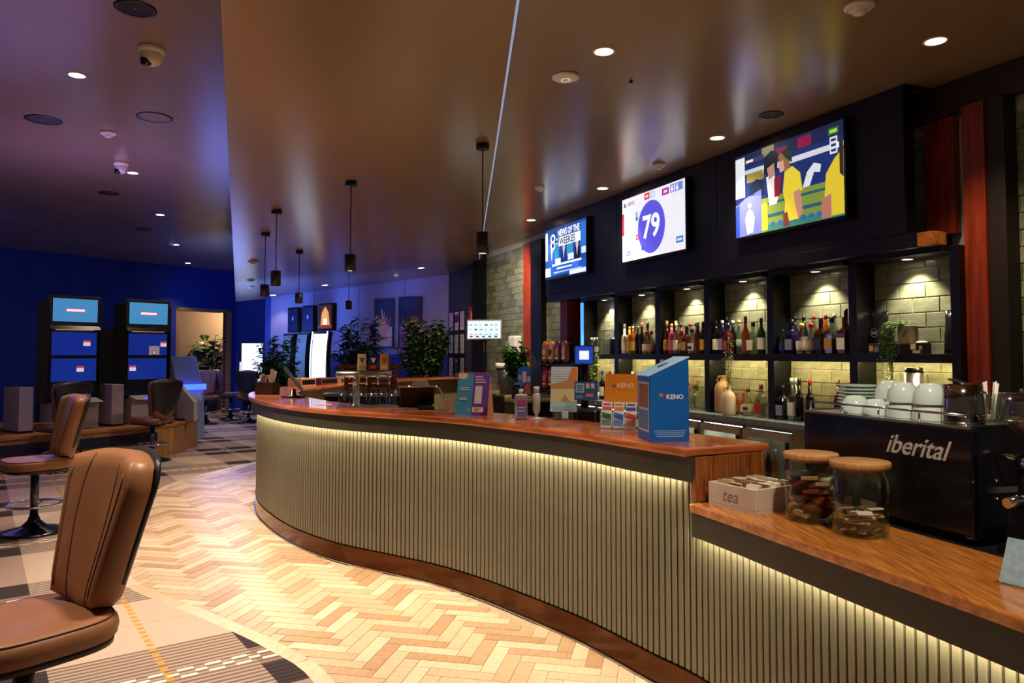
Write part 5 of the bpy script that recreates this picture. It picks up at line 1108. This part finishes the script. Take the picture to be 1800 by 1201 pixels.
# plants
def floor_pot(h, r_):
    return lambda t: MB().lathe([(0, 0), (r_*.8, 0), (r_, h), (r_*.92, h), (r_*.85, h*.85), (0, h*.85)], seg=20).build('pot', mat('charcoal_pot', '#2a2a2e', .6), t)
bush('potted_ficus', 'big dense green potted plant in front of the violet coral painting', (-1.62, 13.9, .004), 52, 60, .15, .105, .50, 1.85, [M_leaf2, M_leaf, mat('leaf_olive', '#6a7a3a', .5)], floor_pot(.45, .24), z0=.35, seed=21, stemr=.008)
bush('potted_shrub', 'leafy green shrub beside the olive-screen slot machine', (-3.95, 12.5, .004), 34, 46, .14, .095, .36, 1.45, [M_leaf2, M_leaf], floor_pot(.42, .2), z0=.35, seed=22, stemr=.007)
bush('potted_palm', 'dark broad-leaf plant between the lit slot machine and the pink coral painting', (-2.95, 14.2, .004), 30, 26, .28, .10, .48, 1.80, [M_leaf2, mat('leaf_teal', '#1f4a4a', .5)], floor_pot(.42, .22), z0=.35, seed=23, stemr=.007)
bush('variegated_plant', 'tall plant with white-streaked leaves inside the corridor doorway', (-7.95, 19.75, -.004), 14, 8, .55, .27, .42, 1.75, [mat('leaf_white', '#c8d0b0', .5), M_leaf, M_leaf], floor_pot(.5, .22), z0=.45, seed=24, stemr=.012)
# ================================================================== FAR END OF THE BACK BAR
mo = thing('racing_monitor', 'small monitor with a pale blue results page on a stand before the tiled wall', 'monitor', (-.38, 10.3, 0), -.08)
MB().box(-.24, .24, -.02, .02, 1.70, 1.97).build('case', M_white, mo, bevel=.005)
P = Print(1.1); P.rect(-.225, 1.715, .225, 1.955, '#cfe6ee', 1)
rnd = random.Random(6)
for i in range(3):
    for j in range(6): P.rect(-.21+.072*j, 1.89-.065*i, -.21+.072*j+rnd.uniform(.02, .05), 1.91-.065*i, rnd.choice(('#6aa8c0', '#8ab8c8', '#c89aa8', '#2a5a7a')), 2)
for j in range(5): P.rect(-.2+.085*j, 1.73, -.16+.085*j, 1.75, '#1f4a66', 2)
P.build('screen_picture', mo, (0, -.0205, 0))
MB().cyl((0, .03, .95), (0, .03, 1.85), .022, seg=12).build('pole', M_black, mo); MB().box(-.15, .15, -.1, .14, .93, .951).build('foot', M_black, mo); MB().box(-.26, .26, -.2, .22, -.004, .93).build('stand_cabinet', M_dark, mo, bevel=.004)
r = thing('towel_dispenser', 'white paper towel dispenser fixed to the tiled wall', 'dispenser', W(11.0, TW-.012, 1.62), RB)
MB().box(-.15, .15, -.13, 0, -.13, .17).build('cover', M_white, r, bevel=.03, seg=3); MB().box(-.11, .11, -.11, -.02, -.15, -.128).build('slot', M_grey, r)
r = thing('waste_bin', 'dark tapered bin with a pale rim under the towel dispenser', 'bin', W(11.0, 4.42, .86), RB)
MB().lathe([(0, 0), (.10, 0), (.155, .42), (.14, .42), (.09, .02), (0, .02)], seg=24).build('bin_body', mat('smoke_plastic', '#2c2a30', .25), r); MB().lathe([(.15, .42), (.168, .42), (.168, .50), (.15, .50)], seg=24).build('rim', M_white, r)
r = thing('rear_bench', 'pale topped bench below the towel dispenser at the far tiled wall', 'bench', (0, 0, 0), RB)
bbox(MB(), 9.65, 12.2, 4.0, 4.62, .82, .858).build('bench_top', M_cream, r, bevel=.003); bbox(MB(), 9.7, 12.15, 4.04, 4.6, -.004, .82).build('bench_body', M_dark, r)
bush('potted_fern', 'bright green leafy plant on the bench near the far red post', W(9.92, 4.17, .858), 30, 22, .14, .07, .20, .66, [mat('leaf_fresh', '#4a8a30', .45), M_leaf, mat('leaf_lime', '#7ab84a', .45)], floor_pot(.18, .11), z0=.14, seed=31, stemr=.004)
# snack racks
sr = thing('snack_rack', 'black wire rack on the far worktop that holds snack packets', 'rack', W(9.05, 4.365, .951), RB)
MB().box(-.42, .42, .06, .08, 0, .70).build('back_board', M_black, sr); 
for z in (.05, .40): MB().box(-.42, .42, -.08, .06, z, z+.012).build('rack_shelf', M_black, sr)
pk = [('#b86a20', '#e8c890'), ('#c88a40', '#3a2010'), ('#5a2010', '#d08030'), ('#7a3010', '#e0a050'), ('#c8283a', '#f0b0b0'), ('#d83050', '#f0d040'), ('#2a6ab0', '#e8a050'), ('#2f7aa8', '#e07040')]
pn = ['orange', 'caramel', 'dark brown', 'rust', 'red', 'crimson', 'blue', 'teal']
for i, (c1, c2) in enumerate(pk):
    row_ = i//4; x = -.30+.2*(i % 4); q = W(9.05-x, 4.345, .951+(.412 if row_ == 0 else .062))
    r = thing('snack_packet', '%s snack packet on the %s tier of the wire rack' % (pn[i], 'upper' if row_ == 0 else 'lower'), 'snack packet', q, RB, 'snack packets on the rack')
    b, vs, fs = cushion(MB(), lambda q_: .085, 0, .22, .06, 8, 0); b.add(vs, fs, 0, True); b.build('pouch', mat('foil_'+c1[1:], c1, .25, coat=.4), r, (0, 0, .05))
    Print().oval(0, .16, .05, .045, c2, 1, 14).rect(-.05, .07, .05, .09, '#f0e8e0', 2).build('pouch_print', r, (0, -.0305, 0))
r = thing('round_sign', 'round-topped blue sign with small pictures standing behind the sanitiser', 'sign', (.085, 5.15, .861), -.05)
P_ = [(-.095, 0)]+[(.095*math.cos(math.pi*i/14), .33+.095*math.sin(math.pi*i/14)) for i in range(15)]+[(-.095, 0)][1:]
MB().prism([(-.047, .43), (.047, .43)]+[(.047*math.cos(math.pi*i/14), .51+.047*math.sin(math.pi*i/14)) for i in range(15)], -.005, .005, 'y').build('board', ink('#1d5ab8'), r)
MB().cyl((0, .004, .01), (0, .004, .45), .006, seg=8).build('post', M_black, r)
Print().rect(-.014, .445, .014, .52, '#d8a8a8', 1).rect(-.040, .46, -.02, .495, '#7a9ad8', 1).rect(.02, .445, .04, .485, '#c8a0b0', 1).build('sign_print', r, (0, -.0054, 0))
MB().box(-.06, .06, -.05, .05, -.001, .012).build('foot', M_black, r)
# keno terminal with a blue framed screen
r = thing('ticket_terminal', 'black ticket terminal with a blue framed little screen on a post', 'terminal', (.46, 4.76, .86), -.12)
MB().box(-.10, .10, -.08, .10, 0, .30).build('printer_body', M_black, r, bevel=.02); MB().cyl((0, .04, .30), (0, .04, .58), .025, seg=12).build('post', M_black, r)
MB().box(-.062, .062, -.05, .06, .572, .695).build('head', M_black, r, bevel=.01)
Print(.9).rect(-.055, .58, .055, .687, '#1c3fa8', 1).rect(-.03, .605, .03, .66, '#e8f0ff', 2).build('screen_picture', r, (0, -.0505, 0))
MB().lathe([(0, 0), (.05, 0), (.062, .10), (.05, .22), (.03, .25), (0, .25)], (.15, -.07, 0), 20).build('grey_handset', mat('grey_handset', '#9a948c', .4), r)
bush('hanging_fern', 'light green trailing plant beside the ticket terminal', W(7.97, 4.345, 1.02), 12, 14, .055, .03, .05, .62, [mat('leaf_lime', '#7ab84a', .45), M_leaf3], seed=33, stemr=.002,
     pot=lambda t: MB().lathe([(0, -.069), (.05, -.069), (.06, .02), (.05, .02), (.04, -.05), (0, -.05)], seg=16).build('pot', M_white, t))
# ================================================================== CEILING FITTINGS
def downlight(label, x, y, z, power, rad=.055, tiltm=None, aim=None, spot=95, lens=14):
    r = thing('downlight', label, 'downlight', (x, y, z), 0, 'recessed ceiling downlights')
    MB().lathe([(rad, -.004), (rad+.014, -.003), (rad+.014, .0), (rad, .0)], seg=24).build('trim_ring', M_white, r)
    MB().lathe([(0, -.0025), (rad, -.0025)], seg=24).build('lens', mat('downlight_lens_%d' % lens, '#fff0d6', .3, emit=lens), r)
    if power: l = lamp('bulb', 'SPOT', (0, 0, -.03), power, (1, .80, .56), None, .05, spot, .7, r)
    if tiltm is not None: r.rotation_euler = tiltm
    return r
RTILT = (0, -math.atan(.1), 0)
near_ = [('downlight above the aisle nearest the tall red post', 2.45, 4.25), ('downlight above the bar aisle nearest the wireless access disc', .55, 4.40), ('downlight above the aisle in front of the football television', 1.72, 6.19),
         ('downlight above the aisle between the two nearer televisions', .99, 8.10), ('downlight above the aisle by the news television', .26, 10.04)]
for lb, x, y in near_: downlight(lb, x, y, Z1-.0005, 110)
for lb, x, y in (('downlight on the lounge ceiling near the large round grille', -3.31, 5.60), ('downlight on the lounge ceiling beside the second camera dome', -4.44, 8.67), ('downlight on the lounge ceiling beyond the second speaker grille', -5.36, 11.31), ('downlight on the lounge ceiling over the plinth end', -6.52, 14.43), ('downlight on the lounge ceiling near the corridor doorway', -7.56, 17.36)):
    downlight(lb, x, y, Z2-.0005, 110, tiltm=None)
for lb, x, y in (('downlight on the tilted raft near the notice wall', -1.64, 13.44), ('downlight on the tilted raft above the lit slot machine', -3.69, 14.7), ('downlight at the low corner of the tilted raft', -5.0, 15.6)):
    downlight(lb, x, y, zp(x, y)-.001, 25, tiltm=RTILT)
def dome(label, x, y, z, r_=.075, tiltm=None):
    r = thing('security_camera', label, 'camera', (x, y, z), 0, 'white ceiling camera domes')
    MB().lathe([(0, 0), (r_, 0), (r_*1.02, -.012), (r_*.95, -.04), (0, -.04)], seg=24).build('housing', M_white, r)
    MB().lathe([(r_*.9, -.038), (r_*.82, -.08), (r_*.55, -.115), (.0, -.13)], seg=24).build('dome', mat('camera_dome', '#d8ccc4', .2, coat=.5), r)
    MB().lathe([(r_*.50, -.075), (r_*.46, -.108), (0, -.124)], (-.022, -.025, -.012), 16).build('lens_window', M_black, r)
    if tiltm: r.rotation_euler = tiltm
def sensor(label, x, y, z, r_=.05, tiltm=None):
    r = thing('smoke_detector', label, 'detector', (x, y, z), 0, 'white ceiling detectors')
    MB().lathe([(0, 0), (r_, 0), (r_*1.02, -.015), (r_*.8, -.028), (r_*.45, -.03), (r_*.42, -.05), (0, -.055)], seg=24).build('body', M_white, r)
    MB().lathe([(r_*.75, -.0285), (r_*.78, -.0305), (r_*.81, -.0285)], seg=20).build('vent_ring', M_grey, r)
    if tiltm: r.rotation_euler = tiltm
def grille(label, x, y, z, r_=.12, ring=False):
    r = thing('ceiling_speaker', label, 'speaker', (x, y, z), 0, 'round dark ceiling grilles')
    MB().lathe([(r_*.86, -.006), (r_, -.005), (r_, 0), (r_*.86, 0)], seg=32).build('trim_ring', M_black, r)
    MB().lathe([(0, -.004), (r_*.86, -.004)], seg=32).build('mesh', M_ceiling if ring else mat('speaker_mesh', '#121318', .6, bump=.4, bscale=400), r)
    MB().lathe([(0, -.0045), (.008, -.0045), (.008, -.006), (0, -.006)], seg=8).build('centre_pin', M_steel, r)
grille('dark round speaker grille nearest the raft on the lounge ceiling', -2.31, 4.50, Z2-.0005); grille('dark round speaker grille by the single lounge downlight', -4.24, 6.68, Z2-.0005, .15); grille('dark-rimmed round ceiling grille painted like the ceiling', -3.20, 6.61, Z2-.0005, .15, True)
grille('dark speaker grille beyond the second camera dome', -5.31, 9.77, Z2-.0005, .13); grille('dark speaker grille farthest along the lounge ceiling', -6.25, 12.62, Z2-.0005, .13); grille('dark speaker grille above the football television', 1.96, 5.58, Z1-.0005, .09)
dome('white camera dome between the raft and the first speaker grille', -2.50, 5.10, Z2-.0005, .085); dome('white camera dome beside two downlights on the lounge ceiling', -4.33, 8.2, Z2-.0005, .075)
sensor('white detector between the round grilles on the lounge ceiling', -3.86, 7.06, Z2-.0005, .07); sensor('white detector beside a far lounge downlight', -6.5, 14.2, Z2-.0005, .06)
sensor('white detector in front of the number-draw television', 1.40, 7.05, Z1-.0005, .06); sensor('white detector between bar aisle and raft edge', .30, 8.04, Z1-.0005, .055); sensor('white detector over the coffee station', 1.80, 3.80, Z1-.0005, .075); sensor('white detector at the far end of the tilted raft', -2.19, 14.1, zp(-2.19, 14.1), .055, RTILT)
r = thing('wireless_access_point', 'flat white round disc fixed to the ceiling near the raft edge', 'access point', (.35, 4.80, Z1-.0005))
MB().lathe([(0, 0), (.088, 0), (.092, -.010), (.07, -.022), (.03, -.026), (0, -.026)], seg=32).build('disc', M_white, r); MB().lathe([(.025, -.0262), (.028, -.0275), (.031, -.0262)], seg=24).build('status_ring', mat('status_white', '#ffffff', .3, emit=.6), r)
tag(MB().lathe([(0, -.012), (.012, -.012), (.014, 0), (0, 0)], seg=12).build('sprinkler_cap', M_black, None, (.79, 4.89, Z1-.0005)), 'tiny dark sprinkler cap in the bar ceiling', 'sprinkler')
for lb, x, y, r_ in (('larger round hole in the low end of the raft', -3.69, 10.67, .10), ('upper of the two smaller round holes in the raft', -4.46, 12.74, .085), ('lower of the two smaller round holes in the raft', -4.80, 13.7, .08)):
    r = thing('gimbal_light', lb.replace('hole', 'gimbal lamp'), 'ceiling lamp', (x, y, zp(x, y)-.0005), 0, 'round gimbal lamps in the raft'); r.rotation_euler = RTILT
    MB().lathe([(r_*.8, -.004), (r_, -.004), (r_, 0), (r_*.8, 0)], seg=24).build('trim_ring', mat('tan_trim', '#a8917a', .4), r); MB().lathe([(0, -.001), (r_*.8, -.001)], seg=24).build('well', M_black, r)
    MB().ball((-r_*.15, 0, -.01), (r_*.6, r_*.6, r_*.35), 16, 10).build('lamp_head', mat('gimbal_head', '#b8a090', .35), r)
# pendants
PN = [(-.23, 5.80, 2.45, 2.28, 'black cylinder pendant nearest the raft edge above the bar'), (-1.43, 6.58, 2.38, 2.23, 'black cylinder pendant above the beer font'), (-2.36, 7.44, 2.33, 2.18, 'black cylinder pendant above the tilted order screen'), (-2.85, 8.59, 2.30, 2.16, 'black cylinder pendant above the rounded end of the bar'), (-2.90, 10.15, 2.33, 2.19, 'black cylinder pendant above the rear run of the bar by the slot machines'), (-2.67, 12.2, 2.37, 2.23, 'black cylinder pendant farthest along the rear run of the bar')]
for x, y, z1, z0, lb in PN:
    zc = zp(x, y); r = thing('pendant_lamp', lb, 'pendant lamp', (x, y, 0), 0, 'black cylinder pendants over the bar')
    MB().lathe([(0, zc-.045), (.05, zc-.045), (.052, zc-.04), (.052, zc+.004), (0, zc+.004)], seg=24).build('canopy', M_black, r)
    MB().cyl((0, 0, z1), (0, 0, zc-.04), .005, seg=8).build('cord', M_black, r)
    MB().lathe([(0, z1), (.045, z1), (.05, z1-.004), (.05, z0), (.044, z0), (.044, z0+.02), (0, z0+.02)], seg=28).build('shade', mat('satin_black', '#15151a', .35), r)
    MB().lathe([(0, z0+.008), (.043, z0+.008)], seg=24).build('lens', mat('pendant_lens', '#fff0d8', .3, emit=5), r)
    lamp('bulb', 'SPOT', (0, 0, z0-.01), 22, (1, .80, .56), None, .03, 80, .6, r)
